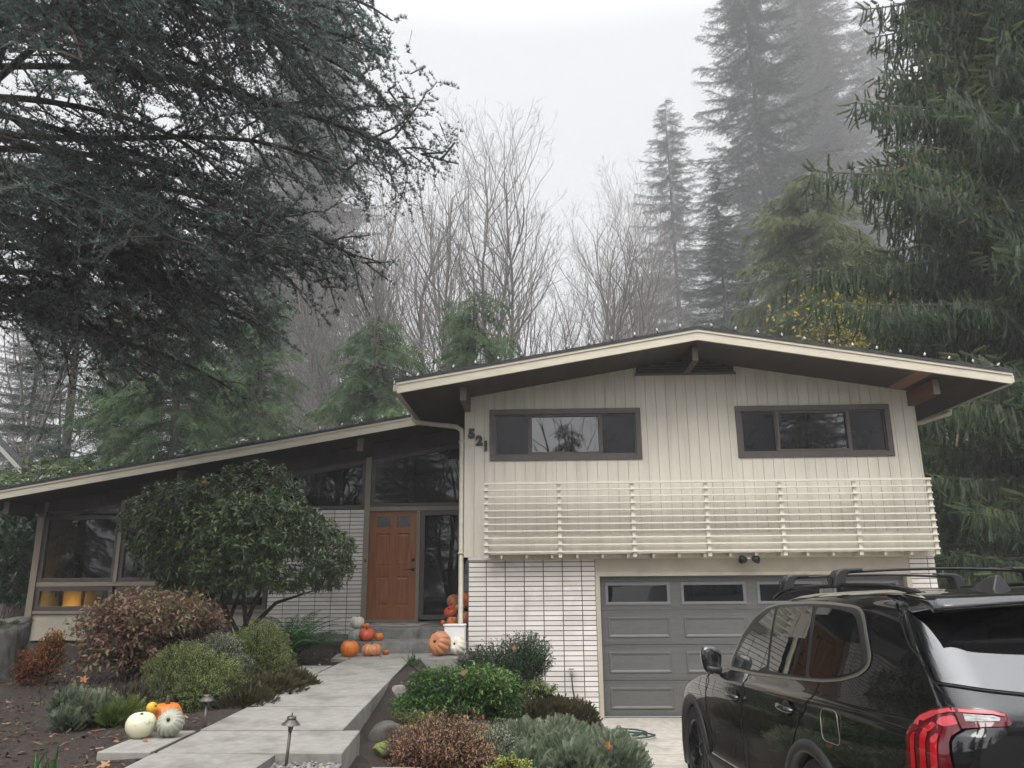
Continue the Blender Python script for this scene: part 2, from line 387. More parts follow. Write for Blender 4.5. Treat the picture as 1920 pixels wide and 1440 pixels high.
def cut_strip(mb, xa, xb, y0, y1, zbot, top, holes, m=0, over=0):
    """upright board from zbot to the sloping top, interrupted by window openings"""
    hs = [h for h in holes if h[1] > xa+1e-4 and h[0] < xb-1e-4]
    xcuts = sorted({xa, xb} | {c for h in hs for c in (h[0], h[1]) if xa < c < xb})
    for a, b in zip(xcuts[:-1], xcuts[1:]):
        hh = [h for h in hs if h[0] < (a+b)/2 < h[1]]
        if hh:
            mb.prism([(a, zbot), (b, zbot), (b, hh[0][2]), (a, hh[0][2])], y0, y1, 'y', m)
            mb.prism([(a, hh[0][3]), (b, hh[0][3]), (b, top(b)), (a, top(a))], y0, y1, 'y', m)
        else:
            mb.prism([(a, zbot), (b, zbot), (b, top(b)), (a, top(a))], y0, y1, 'y', m)

def build_upper_wall():
    mb = MB(); holes = [W1, W2]; x = -1.21; pitch = .1715
    k = 0
    top = lambda t: zs(t)+.01
    while x < 6.37-.01:
        x2 = min(x+pitch, 6.37)
        if x < XR < x2:
            cut_strip(mb, x+.004, XR, FY, FY+.012, .303, top, holes); cut_strip(mb, XR, x2-.004, FY, FY+.012, .303, top, holes)
        else: cut_strip(mb, x+.004, x2-.004, FY, FY+.012, .303, top, holes)
        x = x2
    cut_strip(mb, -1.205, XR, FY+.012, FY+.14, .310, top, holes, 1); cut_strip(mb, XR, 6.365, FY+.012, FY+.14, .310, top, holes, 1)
    # side walls of the block
    mb.box(-1.21, -1.15, FY+.14, 21, .31, zs(-1.21)); mb.box(6.31, 6.37, FY+.14, 21, GAR, zs(6.37)); mb.box(-1.13, -1.07, FY+.14, 21, GAR, .31)
    part(mb, 'siding_wall', [M['siding'], M['groove']])
build_upper_wall()

def window3(W, splits, name='window'):
    x0, x1, z0, z1 = W
    mb = MB(); f = .062; y0, y1 = FY-.028, FY+.10
    mb.box(x0-.03, x1+.03, y0, y1, z0-.03, z0+f); mb.box(x0-.03, x1+.03, y0, y1, z1-f, z1+.03)
    mb.box(x0-.03, x0+f, y0, y1, z0+f, z1-f); mb.box(x1-f, x1+.03, y0, y1, z0+f, z1-f)
    w = part(mb, name, M['frame'], bevel=.004)
    xs = [x0+f, x0+splits[0], x0+splits[1], x1-f]
    s = MB()
    for c in xs[1:3]: s.box(c-.022, c+.022, FY-.005, FY+.09, z0+f, z1-f)
    s.box(xs[1]+.022, xs[2]-.022, FY+.005, FY+.09, z0+f, z0+f+.05); s.box(xs[1]+.022, xs[2]-.022, FY+.005, FY+.09, z1-f-.035, z1-f)
    for a, b in ((xs[0], xs[1]-.022), (xs[2]+.022, xs[3])):
        s.box(a, a+.022, FY+.02, FY+.09, z0+f, z1-f); s.box(b-.022, b, FY+.02, FY+.09, z0+f, z1-f)
        s.box(a+.022, b-.022, FY+.02, FY+.09, z0+f, z0+f+.022); s.box(a+.022, b-.022, FY+.02, FY+.09, z1-f-.022, z1-f)
    part(s, 'sash', M['frame'], w)
    g = MB(); g.box(xs[1]+.02, xs[2]-.02, FY+.05, FY+.056, z0+f+.04, z1-f-.03); part(g, 'pane', M['darkglass'], w)
    for a, b in ((xs[0], xs[1]), (xs[2], xs[3])):
        g = MB(); g.box(a+.01, b-.01, FY+.045, FY+.051, z0+f, z1-f); part(g, 'screen_pane', M['screen'], w)
window3(W1, (.665, 1.835)); window3(W2, (.66, 1.83))

def bricks(mb, x0, ncol, z0, z1, y, joint=.309, pitch=.0752, first=.309, last=None, jw=.015, jh=.0135):
    nz = int(round((z1-z0)/pitch)); ph = (z1-z0)/nz
    x = x0
    for c in range(ncol):
        w = first if c == 0 else (last if (last and c == ncol-1) else joint)
        for r in range(nz):
            e = rng.normal(0, .0012)
            mb.box(x+jw/2, x+w-jw/2, y+e, y+.03, z0+r*ph+jh/2, z0+(r+1)*ph-jh/2)
        x += w
    return x

def build_brick():
    mb = MB(); x = bricks(mb, -1.13, 7, GAR, .295, FY+.03, first=.29, last=.222)
    mb.box(-1.128, x-.002, FY+.045, FY+.22, GAR-.1, .295, 1); part(mb, 'brick_wall', [M['brick'], M['mortar']])
    mb = MB(); x = bricks(mb, 5.955, 2, GAR, .295, FY+.03, first=.29, last=.12)
    mb.box(5.957, x-.002, FY+.045, FY+.22, GAR-.1, .295, 1); part(mb, 'brick_wall', [M['brick'], M['mortar']])
    mb = MB(); x = bricks(mb, -5.23, 6, -1.05, 1.30, WY, first=.309, last=.285)
    mb.box(-5.225, x-.002, WY+.015, WY+.2, -1.05, 1.30, 1); part(mb, 'brick_wall', [M['brick'], M['mortar']])
build_brick()

def build_garage():
    gx0, gx1 = .996, 5.876
    mb = MB(); mb.box(.93, 5.955, FY+.035, FY+.25, .045, .30); part(mb, 'header_beam', M['panel'])
    mb = MB(); y0, y1 = FY+.01, FY+.25
    mb.box(.925, .996, y0, y1, GAR, -.018); mb.box(5.876, 5.953, y0, y1, GAR, -.018); mb.box(.925, 5.953, y0, y1, -.018, .043)
    part(mb, 'garage_door_frame', M['panel'], bevel=.004)
    d = MB(); Y = FY+.13; H = 2.13; sec = H/4; cw = (gx1-gx0)/4
    for r in range(4):
        z0, z1 = GAR+.006+r*sec, GAR+(r+1)*sec
        d.box(gx0, gx1, Y+.012, Y+.05, z0, z1)
        d.box(gx0, gx1, Y, Y+.012, z0+.004, z0+.03); d.box(gx0, gx1, Y, Y+.012, z1-.03, z1-.004)
        d.box(gx0, gx1, Y+.005, Y+.012, z0+.034, z1-.034)
        for c in range(4):
            a, b = gx0+c*cw+.11, gx0+(c+1)*cw-.11; p, q = z0+.10, z1-.10
            if r == 3: continue
            # raised rim with a sunken flat inside and a raised field
            for (i, o, ya, yb) in ((0, .018, -.006, .005), (.05, .075, .0, .005)):
                d.prism([(a+i, p+i), (b-i, p+i), (b-i-o+i, p+o), (a+o, p+o)], Y+ya, Y+yb, 'y') if False else None
            V = []
            for ins, dy in ((0, .005), (.012, -.009), (.028, -.009), (.055, .012-.008), (.075, .003)):
                V += [(a+ins, Y+dy, p+ins), (b-ins, Y+dy, p+ins), (b-ins, Y+dy, q-ins), (a+ins, Y+dy, q-ins)]
            F = []
            for l in range(4):
                for k in range(4): F.append((l*4+k, l*4+(k+1) % 4, (l+1)*4+(k+1) % 4, (l+1)*4+k))
            F.append((16, 17, 18, 19)); d.add(V, F)
    door = part(d, 'garage_door', M['garage'])
    for c in range(4):
        a, b = gx0+c*cw+.09, gx0+(c+1)*cw-.09; p, q = GAR+3*sec+.085, GAR+4*sec-.10
        w = MB(); t = .045
        w.box(a, b, Y-.012, Y+.006, p, p+t); w.box(a, b, Y-.012, Y+.006, q-t, q); w.box(a, a+t, Y-.012, Y+.006, p+t, q-t); w.box(b-t, b, Y-.012, Y+.006, p+t, q-t)
        part(w, 'window_trim', M['garage_trim'], door, bevel=.004)
        g = MB(); g.box(a+t-.005, b-t+.005, Y-.002, Y+.004, p+t-.005, q-t+.005); part(g, 'pane', M['garage_glass'], door)
    s = MB(); s.box(gx0, gx1, Y-.005, Y+.04, GAR-.0, GAR+.006); part(s, 'bottom_seal', M['white_paint'], door)
build_garage()

def build_roof():
    for (xa, xb, y0) in ((-2.17, XR, 11.70), (XR, 7.33, 11.70), (-10.75, -2.17, 14.24)):
        pass
    # soffit boards, one slab per slope
    mb = MB()
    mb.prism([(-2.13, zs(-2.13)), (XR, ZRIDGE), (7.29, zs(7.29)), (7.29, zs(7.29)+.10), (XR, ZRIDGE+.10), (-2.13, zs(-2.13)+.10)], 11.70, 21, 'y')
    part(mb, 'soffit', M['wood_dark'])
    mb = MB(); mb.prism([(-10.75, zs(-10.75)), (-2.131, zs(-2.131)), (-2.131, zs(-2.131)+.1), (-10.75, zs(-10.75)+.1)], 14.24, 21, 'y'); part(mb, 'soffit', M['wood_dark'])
    mb = MB()                                             # fresh board beside the right beam
    xa, xb = 5.93, 6.17; mb.prism([(xa, zs(xa)-.006), (xb, zs(xb)-.006), (xb, zs(xb)-.001), (xa, zs(xa)-.001)], 11.72, 12.79, 'y'); part(mb, 'soffit_board', mat('new_soffit_board', (.22, .115, .07), (.17, .085, .05), rough=.6, scale=8, stretch=(2, .3, 2)))
    # shingles
    mb = MB(); t0, t1 = .168, .215
    mb.prism([(-2.20, zs(-2.20)+t0), (XR, ZRIDGE+t0), (7.36, zs(7.36)+t0), (7.36, zs(7.36)+t1), (XR, ZRIDGE+t1), (-2.20, zs(-2.20)+t1)], 11.63, 21, 'y'); part(mb, 'roof', M['shingle'])
    mb = MB(); mb.prism([(-10.8, zs(-10.8)+t0), (-2.201, zs(-2.201)+t0), (-2.201, zs(-2.201)+t1), (-10.8, zs(-10.8)+t1)], 14.17, 21, 'y'); part(mb, 'roof', M['shingle'])
    # fascias along the rakes with their thin top trim
    f = .165
    for sgn, xe in ((-1, -2.17), (1, 7.33)):
        mb = MB(); mb.prism([(XR, ZRIDGE-.004), (XR, ZRIDGE+f), (xe, zs(xe)+f), (xe, zs(xe)-.004)], 11.66, 11.699, 'y')
        mb.prism([(XR, ZRIDGE+f-.04), (XR, ZRIDGE+f+.002), (xe+sgn*.015, zs(xe)+f+.002), (xe+sgn*.015, zs(xe)+f-.04)], 11.643, 11.659, 'y')
        part(mb, 'fascia', M['cream'])
    mb = MB(); mb.prism([(-10.8, zs(-10.8)-.004), (-10.8, zs(-10.8)+f), (-2.21, zs(-2.21)+f), (-2.21, zs(-2.21)-.004)], 14.20, 14.239, 'y')
    mb.prism([(-10.8, zs(-10.8)+f-.04), (-10.8, zs(-10.8)+f+.002), (-2.21, zs(-2.21)+f+.002), (-2.21, zs(-2.21)+f-.04)], 14.183, 14.199, 'y'); part(mb, 'fascia', M['cream'])
    # eaves
    mb = MB(); mb.box(-2.172, -2.132, 11.70, 14.22, zs(-2.13)-.02, zs(-2.13)+.14); mb.box(-2.25, -2.176, 11.75, 14.1, zs(-2.17)+.05, zs(-2.17)+.155); part(mb, 'gutter', M['cream'])
    mb = MB(); mb.box(7.292, 7.332, 11.70, 20, zs(7.29)-.02, zs(7.29)+.14); mb.box(7.336, 7.42, 11.75, 20, zs(7.33)+.04, zs(7.33)+.15); part(mb, 'gutter', M['cream'])
    mb = MB(); mb.tube([(7.38, 13.6, zs(7.33)+.06), (7.36, 13.6, 2.74), (6.9, 13.6, 2.60), (6.46, 13.6, 2.50), (6.43, 13.6, 2.4), (6.43, 13.6, -2.1)], .04, 8); part(mb, 'downspout', M['cream'])
    # beams: purlin ends under the rake
    def beam(xc, w, y0, zlo, m, name='beam'):
        mb = MB(); zt = min(zs(xc-w/2), zs(xc+w/2))-.002
        mb.box(xc-w/2, xc+w/2, y0, FY-.001 if y0 < 12.9 else WY, zlo, zt); b = part(mb, name, m, bevel=.004)
        mb = MB(); mb.box(xc-w/2+.004, xc+w/2-.004, y0-.004, y0-.001, zlo+.004, zt-.02); part(mb, 'end_cap', M['grey_cap'], b)
    M['grey_cap'] = mat('weathered_beam_end', (.16, .14, .13), (.12, .105, .095), rough=.8, scale=20, stretch=(4, 1, .5))
    beam(XR, .10, 11.93, ZRIDGE-.275, M['beam']); beam(-1.155, .10, 11.93, zs(-1.155)-.25, M['beam']); beam(6.31, .11, 11.93, zs(6.31)-.26, M['redwood'])
    beam(-3.36, .12, 14.42, zs(-3.36)-.27, M['beam']); beam(-10.1, .12, 14.42, zs(-10.1)-.27, M['beam']); beam(-6.8, .12, 14.42, zs(-6.8)-.27, M['beam'])
    # louvred vent in the gable
    mb = MB(); vx0, vx1, vz = 1.74, 3.40, 3.345
    mb.prism([(vx0, vz), (vx1, vz), (vx1, zs(vx1)), (XR, ZRIDGE), (vx0, zs(vx0))], FY-.006, FY-.002, 'y', 1)
    mb.box(vx0-.03, vx1+.03, FY-.03, FY-.006, vz-.03, vz+.012)
    for k in range(5):
        z = vz+.03+k*.046
        half = min((ZRIDGE-z-.03)/SL, .80)
        if half > .1: mb.add([(XR-half, FY-.035, z), (XR+half, FY-.035, z), (XR+half, FY-.008, z+.035), (XR-half, FY-.008, z+.035), (XR-half, FY-.035, z+.006), (XR+half, FY-.035, z+.006), (XR+half, FY-.008, z+.041), (XR-half, FY-.008, z+.041)], [(0, 1, 2, 3), (4, 7, 6, 5), (0, 4, 5, 1), (1, 5, 6, 2), (2, 6, 7, 3), (3, 7, 4, 0)])
    part(mb, 'gable_vent', [mat('vent_paint', (.13, .115, .105), rough=.6), M['black_metal']])
    # chimney cap on the wing
    mb = MB(); c = (-4.25, 16.2); z = zs(-4.25)+.2
    mb.box(c[0]-.3, c[0]+.3, c[1]-.3, c[1]+.3, z-.1, z+.12); mb.box(c[0]-.38, c[0]+.38, c[1]-.38, c[1]+.38, z+.125, z+.165); part(mb, 'chimney_cap', mat('dull_roof_metal', (.25, .25, .25), rough=.5, metal=.5))
build_roof()

def build_downspout():
    mb = MB(); zt = zs(-2.17)+.06
    mb.tube([(-2.21, 13.55, zt), (-2.21, 13.55, zt-.10), (-2.13, 13.5, zt-.17), (-1.36, 12.95, 2.50), (-1.262, 12.87, 2.42), (-1.255, 12.86, 2.30), (-1.255, 12.86, -1.1), (-1.28, 12.75, -1.14)], .042, 10)
    for z in (2.2, .35): mb.box(-1.305, -1.205, 12.81, 12.90, z, z+.035)
    part(mb, 'downspout', M['cream'], smooth=True)
build_downspout()

def build_balcony():
    ry = 12.47; x0, x1 = -.859, 6.30; zt, zb = 1.4575, .3687
    mb = MB(); step = (zt-zb)/10
    for k in range(11):
        z = zb+k*step; h = .032 if k == 10 else .022
        mb.box(x0, x1, ry-.012, ry+.026, z-h/2, z+h/2)
    rl = part(mb, 'balcony_railing', M['rail'], bevel=.003)
    for k in range(7):
        x = -.83+k*(7.09/6); mb = MB(); mb.box(x-.019, x+.055-.015, ry+.028, ry+.075, zb-.09, zt-.018); part(mb, 'post', M['rail'], rl, bevel=.003)
    mb = MB(); mb.box(-.80, 6.28, 12.56, FY-.002, .335, .375); mb.box(-.80, 6.28, 12.545, 12.575, .377, .64)
    k = -.6
    while k < 6.2: mb.box(k, k+.04, 12.58, FY-.004, .27, .333); k += .405
    part(mb, 'balcony_ledge', M['siding'])
    mb = MB(); mb.box(-1.13, 6.365, FY-.001, FY+.02, .255, .302); part(mb, 'skirt_board', M['siding'])
    # twin flood light under the ledge
    fl = MB(); fl.lathe([(.05, 0), (.05, .03)], 16, Matrix.Translation((3.36, 12.68, .235))); lt = part(fl, 'flood_light', M['white_paint'])
    for s in (-1, 1):
        h = MB(); Mx = Matrix.Translation((3.36+s*.10, 12.62, .215)) @ Matrix.Rotation(R(s*28), 4, 'Y') @ Matrix.Rotation(R(35), 4, 'X')
        h.lathe([(.03, .08), (.055, .05), (.075, 0), (.068, -.01)], 20, Mx); hd = part(h, 'lamp_head', M['black_metal'], lt, smooth=True)
        h = MB(); h.lathe([(.066, -.012), (.04, -.026), (.0, -.03)], 20, Mx); part(h, 'bulb', mat('lamp_glass', (.55, .55, .52), rough=.2), lt, smooth=True)
build_balcony()

def build_numbers():
    for ch, px, z in (('5', -1.085, 2.275), ('2', -.955, 2.155), ('1', -.845, 2.06)):
        cu = bpy.data.curves.new('numeral', 'FONT'); cu.body = ch; cu.size = .215; cu.extrude = .012; cu.offset = .014
        to = link(bpy.data.objects.new('numeral', cu)); dg = bpy.context.evaluated_depsgraph_get(); me = bpy.data.meshes.new_from_object(to.evaluated_get(dg)); bpy.data.objects.remove(to)
        o = link(bpy.data.objects.new('house_number', me)); me.materials.clear(); me.materials.append(M['black_metal'])
        w = max(v.co.x for v in me.vertices)+min(v.co.x for v in me.vertices)
        adopt(o, house); o.location = (px-w/2, FY-.022, z); o.rotation_euler = (R(90), 0, 0); o['label'] = 'black numeral ' + ch
        if ch == '1':      # slab serif foot
            pass
build_numbers()

def rect_frame(mb, x0, x1, z0, z1, t, y0, y1, top=None):
    """window frame, its top following the roof when top is given"""
    if top is None:
        mb.box(x0, x1, y0, y1, z0, z0+t); mb.box(x0, x1, y0, y1, z1-t, z1); mb.box(x0, x0+t, y0, y1, z0+t, z1-t); mb.box(x1-t, x1, y0, y1, z0+t, z1-t)
    else:
        mb.box(x0, x1, y0, y1, z0, z0+t)
        mb.prism([(x0, top(x0)-t), (x1, top(x1)-t), (x1, top(x1)), (x0, top(x0))], y0, y1, 'y')
        mb.prism([(x0, z0+t), (x0+t, z0+t), (x0+t, top(x0+t)-t), (x0, top(x0)-t)], y0, y1, 'y'); mb.prism([(x1-t, z0+t), (x1, z0+t), (x1, top(x1)-t), (x1-t, top(x1-t)-t)], y0, y1, 'y')

def build_wing():
    Y = WY
    # posts and rails
    def post(x0, x1, z0): mb = MB(); mb.prism([(x0, z0), (x1, z0), (x1, zs(x1)-.28), (x0, zs(x0)-.28)], Y-.06, Y+.10, 'y'); part(mb, 'post', M['taupe'], bevel=.005)
    post(-3.395, -3.285, -.82); post(-9.93, -9.80, -1.12)
    mb = MB(); mb.prism([(-8.275, -.05), (-8.205, -.05), (-8.205, zs(-8.205)-.26), (-8.275, zs(-8.275)-.26)], Y-.055, Y+.08, 'y'); part(mb, 'mullion', M['taupe'])
    mb = MB(); mb.prism([(-6.79, -.05), (-6.71, -.05), (-6.71, zs(-6.71)-.26), (-6.79, zs(-6.79)-.26)], Y-.055, Y+.08, 'y'); part(mb, 'mullion', M['taupe'])
    mb = MB(); mb.box(-3.285, -1.2, Y-.05, Y+.08, 1.262, 1.345); mb.box(-2.352, -2.285, Y-.05, Y+.08, -.82, 1.262); part(mb, 'door_frame', M['taupe'], bevel=.005)
    # header under the soffit
    for a, b in ((-9.80, -3.395), (-3.285, -1.15)):
        mb = MB(); mb.prism([(a, zs(a)-.30), (b, zs(b)-.30), (b, zs(b)), (a, zs(a))], Y+.02, Y+.12, 'y'); part(mb, 'header_board', M['wood_dark'])
        mb = MB(); mb.prism([(a, zs(a)-.335), (b, zs(b)-.335), (b, zs(b)-.30), (a, zs(a)-.30)], Y-.03, Y+.12, 'y'); part(mb, 'header_trim', M['beam'])
    top = lambda x: zs(x)-.337
    def win(x0, x1, z0, z1=None, t=.07, name='window', glass='glass'):
        mb = MB(); rect_frame(mb, x0, x1, z0, z1, t, Y-.02, Y+.07, None if z1 is not None else top); w = part(mb, name, M['frame'], bevel=.004)
        g = MB()
        if z1 is not None: g.box(x0+t*.8, x1-t*.8, Y+.02, Y+.026, z0+t*.8, z1-t*.8)
        else: g.prism([(x0+t*.8, z0+t*.8), (x1-t*.8, z0+t*.8), (x1-t*.8, top(x1)-t*.8), (x0+t*.8, top(x0)-t*.8)], Y+.02, Y+.026, 'y')
        part(g, 'pane', M[glass], w); return w
    win(-3.283, -1.16, 1.347, name='clerestory_window'); win(-5.235, -3.397, 1.31, name='clerestory_window')
    win(-2.284, -1.16, -.79, 1.260, t=.085, name='sidelight')
    edges = [-9.798, -8.277, -6.792, -5.24]; lefts = [-9.798, -8.203, -6.708]; rights = [-8.277, -6.792, -5.24]
    for a, b in zip(lefts, rights):
        win(a, b, -.045, 1.235, t=.075, name='picture_window'); win(a, b, -.585, -.13, t=.085, name='low_window'); win(a, b, 1.275, None, t=.05, name='clerestory_window')
    mb = MB(); mb.box(-9.80, -5.24, Y-.035, Y+.09, -.128, -.047); mb.box(-9.80, -5.24, Y-.045, Y+.09, -.64, -.587); part(mb, 'window_sill', M['taupe'], bevel=.004)
    mb = MB(); mb.box(-9.80, -5.24, Y+.0, Y+.12, -1.13, -.642); part(mb, 'wall_panel', M['panel'])
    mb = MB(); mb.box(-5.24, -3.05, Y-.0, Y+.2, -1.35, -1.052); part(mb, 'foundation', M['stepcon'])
    mb = MB(); mb.box(-9.93, -9.83, Y+.1, 21, -1.2, zs(-9.9)); part(mb, 'side_wall', M['panel'])
    # entrance door
    x0, x1, z0, z1 = -3.283, -2.354, -.788, 1.258
    D = MB(); y = Y+.015
    xs = [x0, x0+.14, (x0+x1)/2-.065, (x0+x1)/2+.065, x1-.14, x1]; zr = [z0, z0+.24, z0+.80, z0+.98, z0+1.62, z0+1.74, z0+1.94, z1]
    D.box(xs[0], xs[1], y, y+.045, z0, z1); D.box(xs[4], xs[5], y, y+.045, z0, z1)
    for a, b in ((0, 1), (2, 3), (4, 5), (6, 7)): D.box(xs[1], xs[4], y, y+.045, zr[a], zr[b])
    for a, b in ((1, 2), (3, 4), (5, 6)): D.box(xs[2], xs[3], y, y+.045, zr[a], zr[b])
    for a, b in ((1, 2), (3, 4)):
        for c, d_ in ((1, 2), (3, 4)):
            p, q, r, s = xs[c], xs[d_], zr[a], zr[b]; V = []
            for ins, dy in ((0, .004), (.016, .016), (.026, .018), (.055, .007)):
                V += [(p+ins, y+dy, r+ins), (q-ins, y+dy, r+ins), (q-ins, y+dy, s-ins), (p+ins, y+dy, s-ins)]
            F = [(l*4+k, l*4+(k+1) % 4, (l+1)*4+(k+1) % 4, (l+1)*4+k) for l in range(3) for k in range(4)] + [(12, 13, 14, 15)]
            D.add(V, F)
    door = part(D, 'door', M['doorwood'])
    for c, d_ in ((1, 2), (3, 4)):
        g = MB(); g.box(xs[c]+.004, xs[d_]-.004, y+.015, y+.021, zr[5]+.004, zr[6]-.004); part(g, 'pane', mat('textured_glass', (.03, .035, .033), (.06, .065, .06), rough=.12, scale=30, bump=.6, bscale=25, ior=1.8), door)
    h = MB(); h.lathe([(.033, 0), (.033, .02), (.012, .03), (.012, .055)], 16, Matrix.Translation((x1-.065, y, z0+.93)) @ Matrix.Rotation(R(90), 4, 'X')); h.tube([(x1-.065, y-.055, z0+.93), (x1-.12, y-.058, z0+.93), (x1-.20, y-.05, z0+.925)], [.012, .011, .009], 8); part(h, 'handle', M['black_metal'], door, smooth=True)
    h = MB(); h.lathe([(.034, 0), (.034, .018), (.02, .026)], 18, Matrix.Translation((x1-.065, y, z0+1.11)) @ Matrix.Rotation(R(90), 4, 'X')); part(h, 'deadbolt', M['black_metal'], door)
    h = MB(); h.box(x0, x1, Y-.03, Y+.05, -.82, -.79); part(h, 'threshold', M['taupe'])
    h = MB(); h.box(-3.352, -3.322, Y-.068, Y-.061, .28, .34); part(h, 'doorbell', M['black_metal'])
    # rooms behind the glass
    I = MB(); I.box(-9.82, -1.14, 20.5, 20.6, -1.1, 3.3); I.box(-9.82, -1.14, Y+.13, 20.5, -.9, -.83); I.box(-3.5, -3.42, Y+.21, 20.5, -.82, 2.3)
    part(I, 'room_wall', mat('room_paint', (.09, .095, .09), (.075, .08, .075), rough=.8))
    I = MB(); I.box(-1.86, -1.15, 16.35, 16.47, -.82, 2.75); part(I, 'hall_partition', mat('pale_hall_paint', (.36, .38, .36), (.33, .35, .33), rough=.8))
    I = MB(); I.box(-9.6, -9.20, 15.75, 16.1, -.80, -.18); I.box(-9.15, -8.75, 15.75, 16.1, -.80, -.14); I.box(-9.7, -8.3, 16.15, 16.3, -.80, -.05); part(I, 'bench_cushions', mat('tan_cushion', (.5, .36, .2), (.44, .31, .17), rough=.9), bevel=.03)
build_wing()
lamp = bpy.data.lights.new('window_lamp', 'POINT'); lamp.energy = 13; lamp.color = (1, .55, .18); lamp.shadow_soft_size = .05
lo = link(bpy.data.objects.new('window_lamp', lamp)); lo.location = (-9.38, 15.52, -.50)

def build_steps():
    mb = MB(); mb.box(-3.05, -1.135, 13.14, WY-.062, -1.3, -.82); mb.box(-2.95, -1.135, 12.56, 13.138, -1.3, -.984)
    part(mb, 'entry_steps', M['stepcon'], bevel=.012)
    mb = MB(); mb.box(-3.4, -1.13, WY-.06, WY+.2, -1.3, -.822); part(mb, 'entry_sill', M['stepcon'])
build_steps()

def build_hose_bib():
    mb = MB(); c = Vector((.50, 12.79, -1.46)); mb.tube([c+Vector((0, .03, 0)), c+Vector((0, -.06, 0)), c+Vector((0, -.09, -.05))], .017, 8); mb.lathe([(.045, 0), (.045, .012)], 14, Matrix.Translation(c+Vector((0, -.055, .035))))
    part(mb, 'hose_tap', mat('brass_grey_tap', (.3, .3, .3), rough=.4, metal=.7), smooth=True)
build_hose_bib()
# ------------------------------------------------------------------ trees
def T_leaf(fold=.12, droop=.1, w=.36):
    V = [(0,0,0), (-w/2,.45,fold*.5), (0,1,-droop), (w/2,.45,fold*.5), (0,.45,0)]
    return V, [(0,4,1), (1,4,2), (0,3,4), (4,3,2)]
def T_spray(n, w, tip=.16, base=.05, seed=0):
    """flat feathery spray, unit long"""
    r = random.Random(seed); V = []; F = []
    for i in range(n):
        y = .02+.86*i/n
        for s in (-1, 1):
            k = len(V); ww = w*(1-.55*i/n)*r.uniform(.7, 1.15)
            V += [(0, y-base*.4, 0), (0, y+base, 0), (s*ww, y+tip*r.uniform(.6, 1.3), r.uniform(-.05, .05)-.10*ww)]
            F.append((k, k+1, k+2))
    k = len(V); V += [(-w*.18, .72, 0), (w*.18, .72, 0), (0, 1.02, -.03)]; F.append((k, k+1, k+2))
    return V, F
def T_finger(n=7, w=.13, seed=1):
    """bottle-brush twig: two crossed toothed blades"""
    r = random.Random(seed); V = []; F = []
    for ax in (0, 1):
        for i in range(n):
            y = i/n
            for s in (-1, 1):
                k = len(V); ww = w*(1.05-.55*(y**2))*r.uniform(.75, 1.2)
                a = [(0, y-.03), (0, y+1.15/n), (s*ww, y+1.5/n)]
                for p, q in a: V.append((p, q, 0) if ax == 0 else (0, q, p))
                F.append((k, k+1, k+2))
    return V, F
def T_tuft(n=6, seed=2):
    r = random.Random(seed); V = []; F = []
    for i in range(n):
        t = 2*math.pi*i/n+r.uniform(-.3, .3); e = r.uniform(.35, 1.1)
        d = Vector((math.cos(t)*math.cos(e), math.sin(t)*math.cos(e), math.sin(e))); q = Vector((-math.sin(t), math.cos(t), 0))*.16
        k = len(V); V += [tuple(-q), tuple(q), tuple(d)]; F.append((k, k+1, k+2))
    return V, F

def mix_rnd(P, f=.35, a=.55):
    return np.clip(a*rng.random(len(P))+(1-a)*clump(P, f), 0, 1)

def trunk_mb(h, r0, lean=(0, 0), n=10, zbase=-.6, wob=.12, top=.02):
    mb = MB(); k = 14; pts = []; rad = []
    for i in range(k+1):
        t = i/k; z = zbase+(h-zbase)*t
        pts.append((lean[0]*t+wob*math.sin(t*5), lean[1]*t+wob*math.cos(t*4)-wob, z)); rad.append(r0*(1-t)**.9+top + (r0*.35*max(0, 1-t*12)))
    mb.tube(pts, rad, n); return mb, pts

